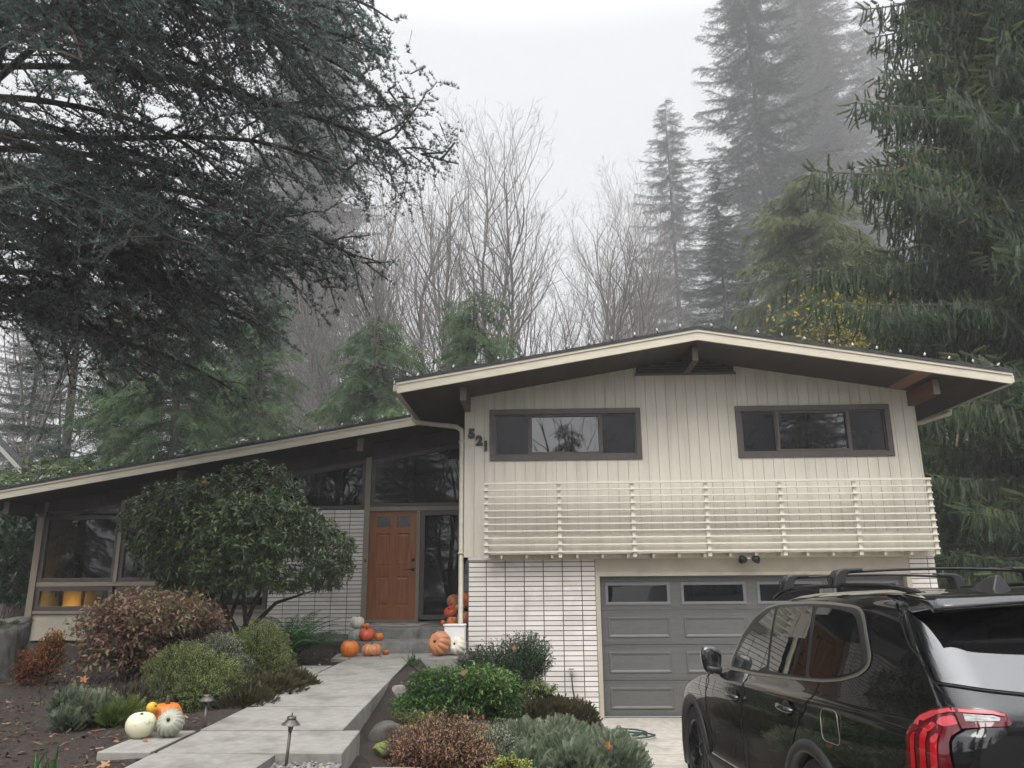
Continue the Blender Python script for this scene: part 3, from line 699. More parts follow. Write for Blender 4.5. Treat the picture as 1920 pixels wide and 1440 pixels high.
def fir(name, label, loc, h, zb, L, mat_, group='conifers standing behind the house', whorl=.5, per=8, droop=-.15, card=.5, cw=.42, shape=.85, up=.12, dens=1.0, gap=.1, azr=None, trunk_r=None, n=5, seed=0, ztop=None, copyof=None):
    """layered conifer; azr limits nothing, every side is grown"""
    root = empty(name, label, 'tree', loc, group)
    mb, _ = trunk_mb(h, trunk_r or h*.008); mb.build('trunk', M['bark'], root, smooth=True, world=False)
    P = []; D = []; RL = []; S = []; b0 = []; b1 = []; r0 = []; r1 = []
    z = zb
    while z < h-.3:
        if ztop and z > ztop: break
        t = (z-zb)/(h-zb); Lz = L*(1-t)**shape+.25
        k = max(3, int(per*(1-.3*t))); a0 = rng.random()*6.28
        for i in range(k):
            if rng.random() < gap: continue
            az = a0+i*6.283/k+rng.normal(0, .22); ln = Lz*rng.uniform(.65, 1.12)
            dr = droop*(1-t*1.4)+rng.normal(0, .05); zz = z+rng.normal(0, whorl*.55)
            dx, dy = math.cos(az), math.sin(az)
            pth = lambda s: (dx*ln*s, dy*ln*s, zz+dr*ln*s*1.6-(dr*.8)*ln*s*s+up*ln*s*s)
            q = [pth(s) for s in np.linspace(0, 1, 5)]
            for j in range(4):
                b0.append(q[j]); b1.append(q[j+1]); w0 = .008+.007*ln; r0.append(w0*(1-j/4.4)); r1.append(w0*(1-(j+1)/4.4))
            nt = max(3, int(ln/(card*.42)*dens))
            for s in np.linspace(.12, 1, nt):
                p = np.array(pth(s)); tl = (.16+.34*ln*(1-s)**.8*.9)
                for sd in (-1, 1):
                    ang = az+sd*rng.uniform(.75, 1.2); d = np.array([math.cos(ang), math.sin(ang), dr*.5-.32+rng.normal(0, .28)])
                    m_ = max(1, int(tl/(card*.62)+rng.random()))
                    for j in range(m_):
                        P.append(p+d*(j*card*.6)); dd = d+np.array([dx, dy, 0])*.35; D.append(dd); S.append(card*rng.uniform(.75, 1.2)*(1-.25*j/m_))
                P.append(p); D.append((dx, dy, dr*.3-.15+rng.normal(0, .2))); S.append(card*rng.uniform(.8, 1.1))
        z += whorl*(1-.35*t)*rng.uniform(.8, 1.2)
    P = np.array(P); D = np.array(D); N = len(P)
    mb = MB(); mb.segs(b0, b1, r0, r1, 4, m=1)
    V, F = T_spray(n, cw, seed=seed)
    mb.scatter(V, F, P, frames(D, rng.normal(0, .45, N)), np.array(S), mix_rnd(P, .8)); mb.build('crown', [mat_, M['bark']], root, world=False)
    return root

def bare_tree(name, label, loc, h, stems=4, spread=.5, r0=.22, seed=1, group='bare maples standing behind the house', z0=1.5, levels=4, lean=(0, 0), cat='tree', fork=.55, mat_=None):
    root = empty(name, label, cat, loc, group)
    rr = np.random.default_rng(seed); B = [[], [], [], []]; tw = [[], [], [], []]
    def grow(p, d, ln, r, lev, upb):
        n = max(3, int(ln/(.55 if lev < 2 else .34))); st = ln/n; p = np.array(p, float); d = np.array(d, float)
        for i in range(n):
            d = d+rr.normal(0, .05 if lev < 1 else .10, 3)+np.array([0, 0, upb]); d /= np.linalg.norm(d)
            q = p+d*st; t0, t1 = i/n, (i+1)/n; a, b = r*(1-.78*t0), r*(1-.78*t1)
            L_ = B if lev < 2 else tw
            L_[0].append(p); L_[1].append(q); L_[2].append(max(a, .0075)); L_[3].append(max(b, .0055))
            if lev < levels and t1 > (.2 if lev else .3):
                k = 1 if rr.random() < (.86, .58, .5, .38)[min(lev, 3)] else 0
                for _ in range(k):
                    u = rr.normal(0, 1, 3); u -= d*np.dot(u, d); u /= np.linalg.norm(u)+1e-9; an = rr.uniform(.38, .82)
                    nd = d*math.cos(an)+u*math.sin(an)
                    grow(q, nd, max(.45, ln*(.52-.32*t0)*rr.uniform(.55, 1.15)), max(.006, b*rr.uniform(.42, .62)), lev+1, .075)
            p = q
    for s in range(stems):
        az = s*6.283/stems+rr.normal(0, .4); sp = spread*rr.uniform(.45, 1.1)
        d = np.array([math.cos(az)*sp+lean[0], math.sin(az)*sp+lean[1], 1.0]); d /= np.linalg.norm(d)
        grow((.12*math.cos(az), .12*math.sin(az), -.8+z0*rr.uniform(0, .6)), d, h*rr.uniform(.74, .88), r0*rr.uniform(.6, 1), 0, .035)
    mb = MB(); mb.segs(B[0], B[1], B[2], B[3], 6); mb.build('trunk', mat_ or M['twig'], root, world=False, smooth=True)
    mb = MB(); mb.segs(tw[0], tw[1], tw[2], tw[3], 3); mb.build('twigs', mat_ or M['twig'], root, world=False)
    return root

def thuja(name, label, loc, h, L, mat_, group='cedars standing behind the house', zb=.2, seed=3, n=2600, droopy=.9, card=.5, shape=.75, gap=.3, rot=0):
    """western red cedar: arching boughs hung with flat drooping sprays"""
    root = empty(name, label, 'tree', loc, group)
    mb, _ = trunk_mb(h, h*.016+.05); mb.build('trunk', M['bark'], root, smooth=True, world=False)
    P = []; D = []; S = []; b0 = []; b1 = []; r0 = []; r1 = []
    nb = int(n/26)
    for i in range(nb):
        t = (i+rng.random())/nb; t = 1-(1-t)**.8 if False else t; z = zb+(h-zb)*t
        ln = (L*(1-t)**shape+.2)*rng.uniform(.4, 1.2); az = rng.random()*6.283; dx, dy = math.cos(az), math.sin(az)
        pth = lambda s: np.array([dx*ln*s, dy*ln*s, z-.10*ln*s-.32*ln*s*s+.28*ln*max(0, s-.65)**1.0])
        q = [pth(s) for s in np.linspace(0, 1, 5)]
        for j in range(4): b0.append(q[j]); b1.append(q[j+1]); r0.append(.03*(1-j/4.3)); r1.append(.03*(1-(j+1)/4.3))
        for s in np.linspace(.2, 1, max(4, int(ln/.13))):
            p = pth(s)
            for sd in (-1, 0, 1):
                an = az+sd*rng.uniform(.5, 1.2); d = np.array([math.cos(an), math.sin(an), -droopy*rng.uniform(.4, 1.3)])
                P.append(p+d*rng.uniform(0, .18)+rng.normal(0, .05, 3)); D.append(d); S.append(card*rng.uniform(.6, 1.25))
                if rng.random() < .5: P.append(p+d*card*.6+rng.normal(0, .06, 3)); D.append(d*[1, 1, 1.5]); S.append(card*rng.uniform(.5, 1.0))
    P = np.array(P); D = np.array(D)
    mb = MB(); mb.segs(b0, b1, r0, r1, 4, m=1)
    V, F = T_spray(5, .30, tip=.2, seed=seed); mb.scatter(V, F, P, frames(D, rng.normal(0, .9, len(P))), np.array(S), mix_rnd(P, .9)); mb.build('crown', [mat_, M['bark']], root, world=False)
    return root

# --- the blue cedar whose boughs hang over the left half of the picture
def blue_cedar():
    root = empty('blue_cedar_tree', 'huge blue-grey cedar spreading its needled boughs over the wing roof', 'tree', (-8.9, 10.2, -1.2))
    mb, _ = trunk_mb(19, .42); mb.build('trunk', M['bark'], root, smooth=True, world=False)
    B = [[], [], [], []]; tw = [[], [], [], []]; TP = []; TD = []
    def limb(z, az, ln, rise, droop, r=.05):
        dx, dy = math.cos(az), math.sin(az); ph = rng.random()*6
        def pth(s):
            w = .07*ln*math.sin(s*3.3+ph)
            return np.array([dx*ln*s-dy*w, dy*ln*s+dx*w, z+ln*(rise*s-droop*s*s*(1+.5*s))+.035*ln*math.sin(s*5.1+ph*1.7)])
        k = 12; q = [pth(s) for s in np.linspace(0, 1, k+1)]
        for j in range(k): B[0].append(q[j]); B[1].append(q[j+1]); B[2].append(r*(1-j/k)**.8+.01); B[3].append(r*(1-(j+1)/k)**.8+.01)
        s = .16
        while s < 1:
            for sd in (-1, 1):
                if rng.random() < .12: continue
                p = pth(s); a2 = az+sd*rng.uniform(.45, 1.05); l2 = (.5+.36*ln*(1-s)**.75)*rng.uniform(.45, 1.15); l2 = min(l2, 2.4)
                sub(p, a2, l2, rng.uniform(-.95, .18))
            s += rng.uniform(.20, .36)/ln
        sub(pth(.97), az, .7, -.1)
    def sub(p, az, ln, pitch):
        d = np.array([math.cos(az), math.sin(az), pitch]); n = max(3, int(ln/.22)); st = ln/n; p = p.copy()
        for i in range(n):
            d = d+rng.normal(0, .13, 3)+np.array([0, 0, -.055]); d /= np.linalg.norm(d); q = p+d*st
            rr_ = .017*(1-i/n)+.004; tw[0].append(p); tw[1].append(q); tw[2].append(rr_); tw[3].append(rr_*.85)
            for f in (.25, .75): TP.append(p+d*st*f); TD.append(d.copy())
            for _ in range(2 if rng.random() < .85 else 1):
                sd = rng.choice([-1, 1]); a = math.atan2(d[1], d[0])+sd*rng.uniform(.4, 1.2); twig(q, np.array([math.cos(a), math.sin(a), rng.uniform(-1.0, .3)]), rng.uniform(.2, .6)*(1-.4*i/n))
            p = q
    def twig(p, d, ln):
        d = d/np.linalg.norm(d); n = max(2, int(ln/.052)); st = ln/n; p = p.copy()
        p0 = p.copy()
        for i in range(n):
            d = d+rng.normal(0, .08, 3)+np.array([0, 0, -.03]); d /= np.linalg.norm(d); p = p+d*st
            TP.append(p.copy()+rng.normal(0, .008, 3)); TD.append(d.copy())
        tw[0].append(p0); tw[1].append(p); tw[2].append(.005); tw[3].append(.0025)
    # limbs on the side towards the house and the viewer; the far side is thinner
    L_ = []
    for z in np.arange(5.2, 17.5, .66):
        for k in range(2):
            t = (z-4.6)/12.8
            L_.append((z+rng.normal(0, .2), rng.uniform(-.75, .62), (8.6-3.9*t)*rng.uniform(.6, 1.06), rng.uniform(.05, .5)+.2*t, rng.uniform(.24, .55)))
    for z in np.arange(5.5, 17, 1.1): L_.append((z, rng.uniform(.8, 5.3), rng.uniform(3, 5.5), .1, .2))
    L_ += [(10.8, .10, 8.4, .2, .2), (11.8, .0, 7.6, .24, .2), (12.8, .15, 7.2, .28, .22), (10.2, -.2, 7.2, .18, .22), (11.2, .3, 8.0, .2, .2), (6.0, .0, 5.6, -.04, .22), (6.6, .25, 6.0, -.03, .24), (7.0,-.15,7.0,0,.24), (6.6, -.30, 6.2, -.02, .20), (6.2, .12, 6.6, -.05, .22), (5.6, -.05, 4.6, -.08, .2), (5.6, .42, 5.0, -.10, .2), (6.4, -.62, 5.4, -.05, .2),
           (9.0, .07, 8.9, .10, .21), (8.2, .02, 7.2, .02, .22), (9.8, .12, 8.3, .16, .2), (7.4, .2, 7.3, .02, .2)]
    for a in L_: limb(*a)
    # the crown ends in a slanting edge: long boughs in the middle, short ones below
    zz, xx = [3.4, 4.2, 4.8, 5.6, 6.3, 7.1, 7.7, 8.3, 8.9, 10.4, 12], [3.9, 4.4, 4.9, 5.5, 6.1, 7.0, 7.8, 7.7, 6.9, 6.3, 6.0]
    def inside(P, slack=.0):
        P = np.asarray(P); lim = np.interp(P[:, 2]+.22*np.sin(P[:, 0]*5+P[:, 1]*3), zz, xx)-np.clip(-1.0-P[:, 1], 0, 6)*.75+slack
        return (P[:, 0] < lim+.12*np.sin(P[:, 1]*7)) & (P[:, 2] > 3.7-.12*P[:, 1]*(P[:, 1] < 0)*0)
    k = inside(B[1], -.45); B = [np.asarray(q)[k] for q in B]; k = inside(tw[1]); tw = [np.asarray(q)[k] for q in tw]
    k = inside(TP); TP = np.asarray(TP)[k]; TD = np.asarray(TD)[k]
    mb = MB(); mb.segs(B[0], B[1], B[2], B[3], 7, m=1); mb.segs(tw[0], tw[1], tw[2], tw[3], 3, m=2)
    P = np.array(TP); D = np.array(TD); N = len(P)
    Dz = D*.35+np.array([0, 0, 1.])+rng.normal(0, .25, (N, 3))
    Rm = frames(Dz); Rm = np.stack([Rm[:, :, 0], Rm[:, :, 2], Rm[:, :, 1]], axis=2)
    V, F = T_tuft(6); mb.scatter(V, F, P, Rm, rng.uniform(.032, .078, N), mix_rnd(P, .9))
    mb.build('crown', [LM['bluecedar'], M['bark'], M['twig']], root, world=False); print('cedar tufts', N)

def weeping_spruce():
    root = empty('weeping_spruce_tree', 'near Norway spruce with long curtains of hanging branchlets right of the roof', 'tree', (12.9, 18.5, -1.3))
    mb, _ = trunk_mb(26, .42); mb.build('trunk', M['bark'], root, smooth=True, world=False)
    P = []; D = []; S = []; RN = []; B = [[], [], [], []]; H0 = []; H1 = []
    def bough(z, az, ln, rise, droop):
        dx, dy = math.cos(az), math.sin(az)
        def pth(s): return np.array([dx*ln*s, dy*ln*s, z+ln*(rise*s-droop*s*(1-s)*1.2-droop*.5*s*s)])
        k = 9; q = [pth(s) for s in np.linspace(0, 1, k+1)]
        for j in range(k): B[0].append(q[j]); B[1].append(q[j+1]); B[2].append(.055*(1-j/k)+.012); B[3].append(.055*(1-(j+1)/k)+.012)
        hue = rng.random()
        s = .14
        while s <= 1:
            p = pth(s)
            for sd in (-1, 1, 0):
                a2 = az+sd*rng.uniform(.6, 1.2); l2 = (.25+.20*ln*(1-s))*rng.uniform(.5, 1.1) if sd else 0
                e = p+np.array([math.cos(a2), math.sin(a2), -.12])*l2
                m_ = max(1, int(l2/.17))
                for j in range(m_):
                    pp = p+(e-p)*((j+rng.random())/m_)
                    hl = rng.uniform(.35, 1.0)*(1.15-.55*s)
                    st = int(hl/.175)+1; dd = np.array([math.cos(a2)*.22, math.sin(a2)*.22, -1.])+rng.normal(0, .12, 3); c = pp.copy(); H0.append(pp.copy())
                    for i in range(st):
                        P.append(c.copy()); D.append(dd.copy()); S.append(rng.uniform(.19, .31)); RN.append(.5*rng.random()+.25*hue+.25*(1-i/st))
                        c = c+dd/np.linalg.norm(dd)*.165; dd = dd+rng.normal(0, .10, 3)
                        if i and rng.random() < .55:
                            P.append(c.copy()); D.append(dd+rng.normal(0, .5, 3)); S.append(rng.uniform(.18, .28)); RN.append(rng.random())
                    H1.append(c)
                if sd: P.append(e); D.append((math.cos(a2), math.sin(a2), rng.uniform(-.3, .45))); S.append(rng.uniform(.25, .4)); RN.append(.7+.3*rng.random())
            # upright fresh tips along the top of the bough
            if rng.random() < .55: P.append(p); D.append((dx+rng.normal(0, .5), dy+rng.normal(0, .5), rng.uniform(.1, .8))); S.append(rng.uniform(.2, .34)); RN.append(.75+.25*rng.random())
            s += rng.uniform(.12, .2)/ln
    z = .4
    while z < 19:
        t = z/24; k = 7
        a0 = rng.random()*6.28
        for i in range(k): bough(z+rng.normal(0, .25), a0+i*6.283/k+rng.normal(0, .25), (4.9-2.4*t)*rng.uniform(.7, 1.08), .10, .30)
        z += .52
    for (zz, az, ln) in ((11.6, 3.25, 5.9), (9.4, 3.05, 6.0), (8.0, 3.3, 6.4), (10.4, 3.6, 5.2), (13.4, 3.3, 4.6)): bough(zz, az, ln, .02, .16)
    P = np.array(P); D = np.array(D)
    mb = MB(); mb.segs(B[0], B[1], B[2], B[3], 5); H0_, H1_ = np.array(H0), np.array(H1); mb.segs(H0_, H1_, np.full(len(H0_), .006), np.full(len(H0_), .003), 3); mb.build('branches', M['twig'], root, world=False)
    V, F = T_finger(8, .125); mb = MB(); mb.scatter(V, F, P, frames(D, rng.uniform(0, 3, len(P))), np.array(S), np.clip(RN, 0, 1)); mb.build('needles', LM['spruce'], root, world=False); print('spruce fingers', len(P))

LM = {}
LM['bluecedar'] = leafmat('blue_grey_needles', [(0, (.034, .052, .044)), (.5, (.095, .135, .12)), (.85, (.19, .25, .23)), (1, (.31, .36, .34))], rough=.55, trans=.4)
LM['spruce'] = leafmat('spruce_needles', [(0, (.012, .028, .012)), (.5, (.032, .066, .026)), (.82, (.08, .13, .052)), (.96, (.16, .21, .095)), (1, (.18, .11, .04))], rough=.5, trans=.3)
LM['fir'] = leafmat('dark_fir_needles', [(0, (.025, .045, .032)), (.6, (.045, .075, .048)), (1, (.08, .11, .07))], rough=.6, trans=.3)
LM['hazefir'] = leafmat('haze_pale_fir_needles', [(0, (.08, .085, .065)), (1, (.15, .15, .115))], rough=.6, trans=.3)  # part of the fog's paleness is put into this needle colour
LM['thuja'] = leafmat('cedar_sprays', [(0, (.022, .05, .018)), (.5, (.055, .105, .035)), (1, (.13, .20, .065))], rough=.5, trans=.4)
LM['olive'] = leafmat('olive_sprays', [(0, (.035, .05, .018)), (.5, (.085, .11, .038)), (1, (.18, .20, .07))], rough=.55, trans=.4)

def G(u, Y, z=-1.3):
    p = spot(u, 1060, Y); return (p.x, Y, z)
def topz(v, Y, u=960): return spot(u, v, Y).z+1.3

blue_cedar()
weeping_spruce()
# far firs, fading into the fog
fir('fir_tree', 'slender hazy fir with a pointed top just left of the tallest one', G(1303, 128), topz(188, 128, 1300), 4.0, 13.5, LM['fir'], seed=1, shape=.62, droop=-.10, whorl=1.0, card=1.0, per=7, gap=.15)
tall = fir('fir_tree', 'tallest dark fir with long layered boughs rising beyond the picture above the ridge', G(1500, 100), topz(-170, 100, 1500), 4.0, 16, LM['fir'], whorl=1.0, per=7, card=.95, seed=2, shape=.62, droop=-.10, gap=.14)
hazy = fir('fir_tree', 'grey-brown hazy conifer close behind the tallest fir, on its right', G(1630, 130), topz(-120, 130, 1630), 5.0, 17, LM['hazefir'], seed=3, shape=.4, per=10, card=1.1, whorl=1.2, gap=.05)
def again(src, label, loc, k, rz):
    c = copy_tree(src); c.location = loc; c.scale = (k, k, k); c.rotation_euler = (0, 0, rz); c['label'] = label; return c
again(tall, 'palest conifer almost lost in the fog above the spruce boughs', G(1765, 165), 1.35, 2.1)
again(hazy, 'pale tall fir showing through the cedar boughs on the left', G(535, 105), .80, 1.0)
nc = again(hazy, 'narrow brownish conifer between the bare maples', G(690, 100), .34, 2.0); nc.scale = (.15, .15, .36)
fir('fir_tree', 'dark sparse fir with a bare lower trunk at the far left', G(92, 30), topz(330, 30, 90), 3.2, 3.2, LM['fir'], seed=7, shape=.5, per=5, gap=.3, whorl=.7, trunk_r=.24)
again(tall, 'dark fir behind the wing roof under the lowest cedar bough', G(425, 40), .25, 3.0)
for lab, loc, k, rz in (('dark fir at the left edge behind the leaning bare trunks', G(15, 46), .26, .4), ('dark fir behind the cedar at the left part of the wing roof', G(215, 44), .27, 1.3), ('dark fir behind the bright cedar over the middle of the wing roof', G(345, 50), .30, 2.2)):
    again(tall, lab, loc, k, rz)
again(tall, 'dark fir low behind the gable between the slender fir and the tall one', G(1400, 70), .40, 4.4)
# cedars
thuja('cedar_tree', 'bright green cedar right behind the middle of the wing roof', G(305, 25), topz(520, 25, 305), 3.4, LM['thuja'], seed=1, n=4200, zb=1.5)
thuja('cedar_tree', 'green cedar leaning its sprays over the left part of the wing roof', G(175, 27), topz(560, 27, 175), 2.4, LM['thuja'], seed=2, n=2300, zb=2)
thuja('cedar_tree', 'green cedar under the right end of the cedar boughs', G(470, 30), topz(540, 30, 470), 3.2, LM['thuja'], seed=3, n=3600, zb=2)
thuja('cedar_tree', 'bushy cedar just left of the gable eave', G(695, 30), topz(590, 30, 700), 3.4, LM['thuja'], seed=4, n=3400, zb=2, card=.6, shape=.42)
thuja('cedar_tree', 'dark green cedar peeking over the left slope of the gable roof', G(893, 30), topz(545, 30, 890), 3.2, LM['thuja'], seed=5, n=3000, zb=2.5, card=.6, shape=.42)
thuja('cedar_tree', 'wide rounded olive cedar filling the sky between the gable ridge and the spruce', G(1590, 36), topz(330, 36, 1590), 5.6, LM['olive'], seed=6, n=9500, zb=1, droopy=1.2, card=.55, shape=.3)
thuja('cedar_tree', 'olive cedar filling the gap behind the right eave', G(1690, 25), topz(430, 25, 1700), 3.4, LM['olive'], seed=7, n=3600, zb=-.5, shape=.5)
# bare maples
bare_tree('maple_tree', 'largest bare maple with several trunks in the middle of the sky', G(905, 52), topz(195, 52, 905), stems=6, spread=.36, r0=.27, seed=4, levels=4)
bare_tree('maple_tree', 'bare maple left of the largest one, next to the narrow conifer', G(730, 60), topz(265, 60, 735), stems=5, spread=.34, r0=.26, seed=5, levels=4)
bare_tree('maple_tree', 'bare maple right of the largest one, above the left slope of the gable', G(1095, 58), topz(300, 58, 1110), stems=4, spread=.38, r0=.26, seed=26, levels=4)
bare_tree('maple_tree', 'pale bare maple close against the slender hazy fir', G(1190, 84), topz(320, 84, 1195), stems=3, spread=.3, r0=.30, seed=7, levels=4)
bare_tree('maple_tree', 'thin bare tree between the pale fir and the left maple', G(620, 62), topz(400, 62, 620), stems=3, spread=.32, r0=.2, seed=8, levels=4)
bare_tree('maple_tree', 'pale leaning bare trunks at the left edge beside the sparse fir', G(25, 34), topz(420, 34, 20), stems=3, spread=.22, r0=.17, seed=10, levels=3, lean=(.05, 0))
bare_tree('maple_tree', 'slim bare tree behind the leaning trunks and the neighbour roof', G(150, 48), topz(430, 48, 140), stems=2, spread=.25, r0=.18, seed=12, levels=3)
bare_tree('maple_tree', 'low bare thicket tree over the middle of the wing roof', G(560, 36), topz(660, 36, 545), stems=3, spread=.4, r0=.09, seed=13, levels=3)
# ------------------------------------------------------------------ shrubs and ground plants
LM['rhodo'] = leafmat('rhododendron_leaf', [(0, (.020, .042, .016)), (.5, (.065, .105, .036)), (.85, (.14, .185, .065)), (1, (.22, .26, .10))], rough=.3, trans=.15, spec=.6)
LM['redleaf'] = leafmat('bronze_red_leaf', [(0, (.07, .045, .03)), (.25, (.17, .09, .062)), (.5, (.27, .16, .115)), (.7, (.15, .16, .065)), (.86, (.38, .26, .19)), (1, (.40, .11, .05))], rough=.45, trans=.3)
LM['hebe'] = leafmat('yellow_green_leaf', [(0, (.06, .095, .025)), (.5, (.16, .215, .06)), (1, (.32, .36, .13))], rough=.5, trans=.35)
LM['sage'] = leafmat('grey_green_leaf', [(0, (.06, .085, .045)), (.5, (.17, .215, .135)), (1, (.40, .42, .32))], rough=.6, trans=.3)
LM['bright'] = leafmat('bright_green_leaf', [(0, (.018, .05, .014)), (.5, (.06, .14, .03)), (.85, (.16, .28, .06)), (1, (.26, .31, .085))], rough=.4, trans=.35)
LM['darkgreen'] = leafmat('dark_green_leaf', [(0, (.012, .038, .016)), (.6, (.03, .078, .028)), (1, (.07, .13, .05))], rough=.4, trans=.25)
LM['heather'] = leafmat('brown_green_heather', [(0, (.035, .03, .012)), (.5, (.065, .06, .022)), (1, (.12, .075, .04))], rough=.7, trans=.2)
LM['azalea'] = leafmat('rusty_azalea_leaf', [(0, (.09, .05, .03)), (.3, (.27, .12, .075)), (.6, (.34, .20, .115)), (.8, (.17, .19, .065)), (.93, (.34, .075, .05)), (1, (.25, .27, .10))], rough=.5, trans=.3)
LM['yellow'] = leafmat('lemon_green_leaf', [(0, (.17, .20, .04)), (.6, (.32, .35, .07)), (1, (.48, .47, .13))], rough=.5, trans=.35)
LM['gold'] = leafmat('gold_leaf', [(0, (.20, .19, .03)), (.6, (.42, .34, .045)), (1, (.58, .46, .08))], rough=.5, trans=.4)
LM['autumn'] = leafmat('orange_red_leaf', [(0, (.10, .02, .015)), (.5, (.25, .075, .02)), (1, (.32, .22, .05))], rough=.5, trans=.3)
LM['fern'] = leafmat('fern_frond', [(0, (.014, .05, .014)), (.6, (.040, .125, .032)), (1, (.10, .22, .06))], rough=.45, trans=.3)
LM['laurel'] = leafmat('laurel_leaf', [(0, (.05, .085, .02)), (1, (.15, .21, .06))], rough=.35, trans=.3, spec=.6)
LM['deadleaf'] = leafmat('fallen_leaf', [(0, (.09, .035, .02)), (.4, (.22, .10, .05)), (.8, (.40, .24, .14)), (1, (.50, .38, .2))], rough=.7, trans=.1)
LM['chip'] = leafmat('bark_chip', [(0, (.02, .012, .009)), (.6, (.07, .042, .03)), (.9, (.15, .095, .07)), (1, (.28, .2, .15))], rough=.95, trans=0)

def crown_pts(n, rad, lump=.25, fill=.35, flat=-.35, seed=0, blobs=14):
    """points on the skin of many overlapping rounded clumps that together make an uneven crown"""
    r = np.random.default_rng(seed); c = r.normal(0, 1, (blobs*3, 3)); c /= np.linalg.norm(c, axis=1, keepdims=True); c = c[c[:, 2] > flat-.15][:blobs]
    c = c*r.uniform(.35, .72, (len(c), 1)); c = np.concatenate([c, [[0, 0, 0]]]); br = np.concatenate([r.uniform(.34, .34+lump, len(c)-1), [.62]])
    w = br**2; k = r.choice(len(c), int(n*2.6), p=w/w.sum()); d = r.normal(0, 1, (len(k), 3)); d /= np.linalg.norm(d, axis=1, keepdims=True)
    P = c[k]+d*(br[k]*np.where(r.random(len(k)) < fill, r.uniform(.5, .95, len(k)), r.uniform(.93, 1.1, len(k))))[:, None]
    dist = np.linalg.norm(P[:, None, :]-c[None], axis=2)/br[None]; dist[np.arange(len(k)), k] = 9
    ok = (dist.min(1) > np.where(r.random(len(k)) < fill, .55, .86)) & (P[:, 2] > flat)
    P, d = P[ok][:n], d[ok][:n]; o = P/(np.linalg.norm(P, axis=1, keepdims=True)+1e-6)
    d = d*.6+o*.5; d /= np.linalg.norm(d, axis=1, keepdims=True)
    return P*np.array(rad), d

def bush(name, label, loc, rad, mat_, tips, leaf, n_per, style='twig', twig=.16, lw=.36, lump=.25, fill=.35, flat=-.3, seed=1, stems=14, up=.35, group=None, cat='shrub', spread=.9, droop=.0, stem_r=.012, foot=None, stemmat=None, blobs=14):
    root = empty(name, label, cat, loc, group)
    P, D = crown_pts(tips, rad, lump, fill, flat, seed, blobs); r = np.random.default_rng(seed+50)
    foot = -rad[2]*.9 if foot is None else foot
    N = len(P); D = D+np.array([0, 0, up])+r.normal(0, .25, (N, 3)); D /= np.linalg.norm(D, axis=1, keepdims=True)
    lp = []; ld = []; ls = []; lr = []; hue = np.clip(.5*r.random(N)+.5*clump(P, 2.2), 0, 1)
    Rm = frames(D); 
    for j in range(n_per):
        if style == 'whorl':
            a = j*2.39996+r.uniform(-.3, .3, N); el = r.uniform(-.3, .65, N)
            base = P+D*(r.uniform(-.03, .02, N)[:, None])
        else:
            t = (j+r.random(N))/n_per; a = j*2.39996+r.uniform(-.5, .5, N); el = r.uniform(.15, .9, N)
            base = P+D*((t-1)*twig)[:, None]
        side = Rm[:, :, 0]*np.cos(a)[:, None]+Rm[:, :, 2]*np.sin(a)[:, None]
        dd = side*(np.cos(el)*spread)[:, None]+D*np.sin(el)[:, None]+np.array([0, 0, -droop])
        lp.append(base); ld.append(dd); ls.append(leaf*r.uniform(.6, 1.2, N)); lr.append(np.clip(hue*.6+.4*r.random(N), 0, 1))
    lp, ld, ls, lr = np.concatenate(lp), np.concatenate(ld), np.concatenate(ls), np.concatenate(lr)
    V, F = T_leaf(.16, .12, lw); mb = MB(); mb.scatter(V, F, lp, frames(ld, r.normal(0, .5, len(lp))), ls, lr)
    mb.segs(P-D*twig*1.1, P, np.full(N, .003), np.full(N, .0015), 3, m=1)
    q = r.permutation(N)[:stems*5]; q0 = np.stack([r.normal(0, rad[0]*.12, len(q)), r.normal(0, rad[1]*.12, len(q)), np.full(len(q), foot)], 1); mid = q0*.35+P[q]*.5+np.array([0, 0, rad[2]*.05])
    mb.segs(q0, mid, np.full(len(q), stem_r), np.full(len(q), stem_r*.6), 4, m=1); mb.segs(mid, P[q]*.97, np.full(len(q), stem_r*.6), np.full(len(q), .003), 4, m=1)
    mb.build('foliage', [mat_, stemmat or M['stemwood']], root, world=False)
    return root

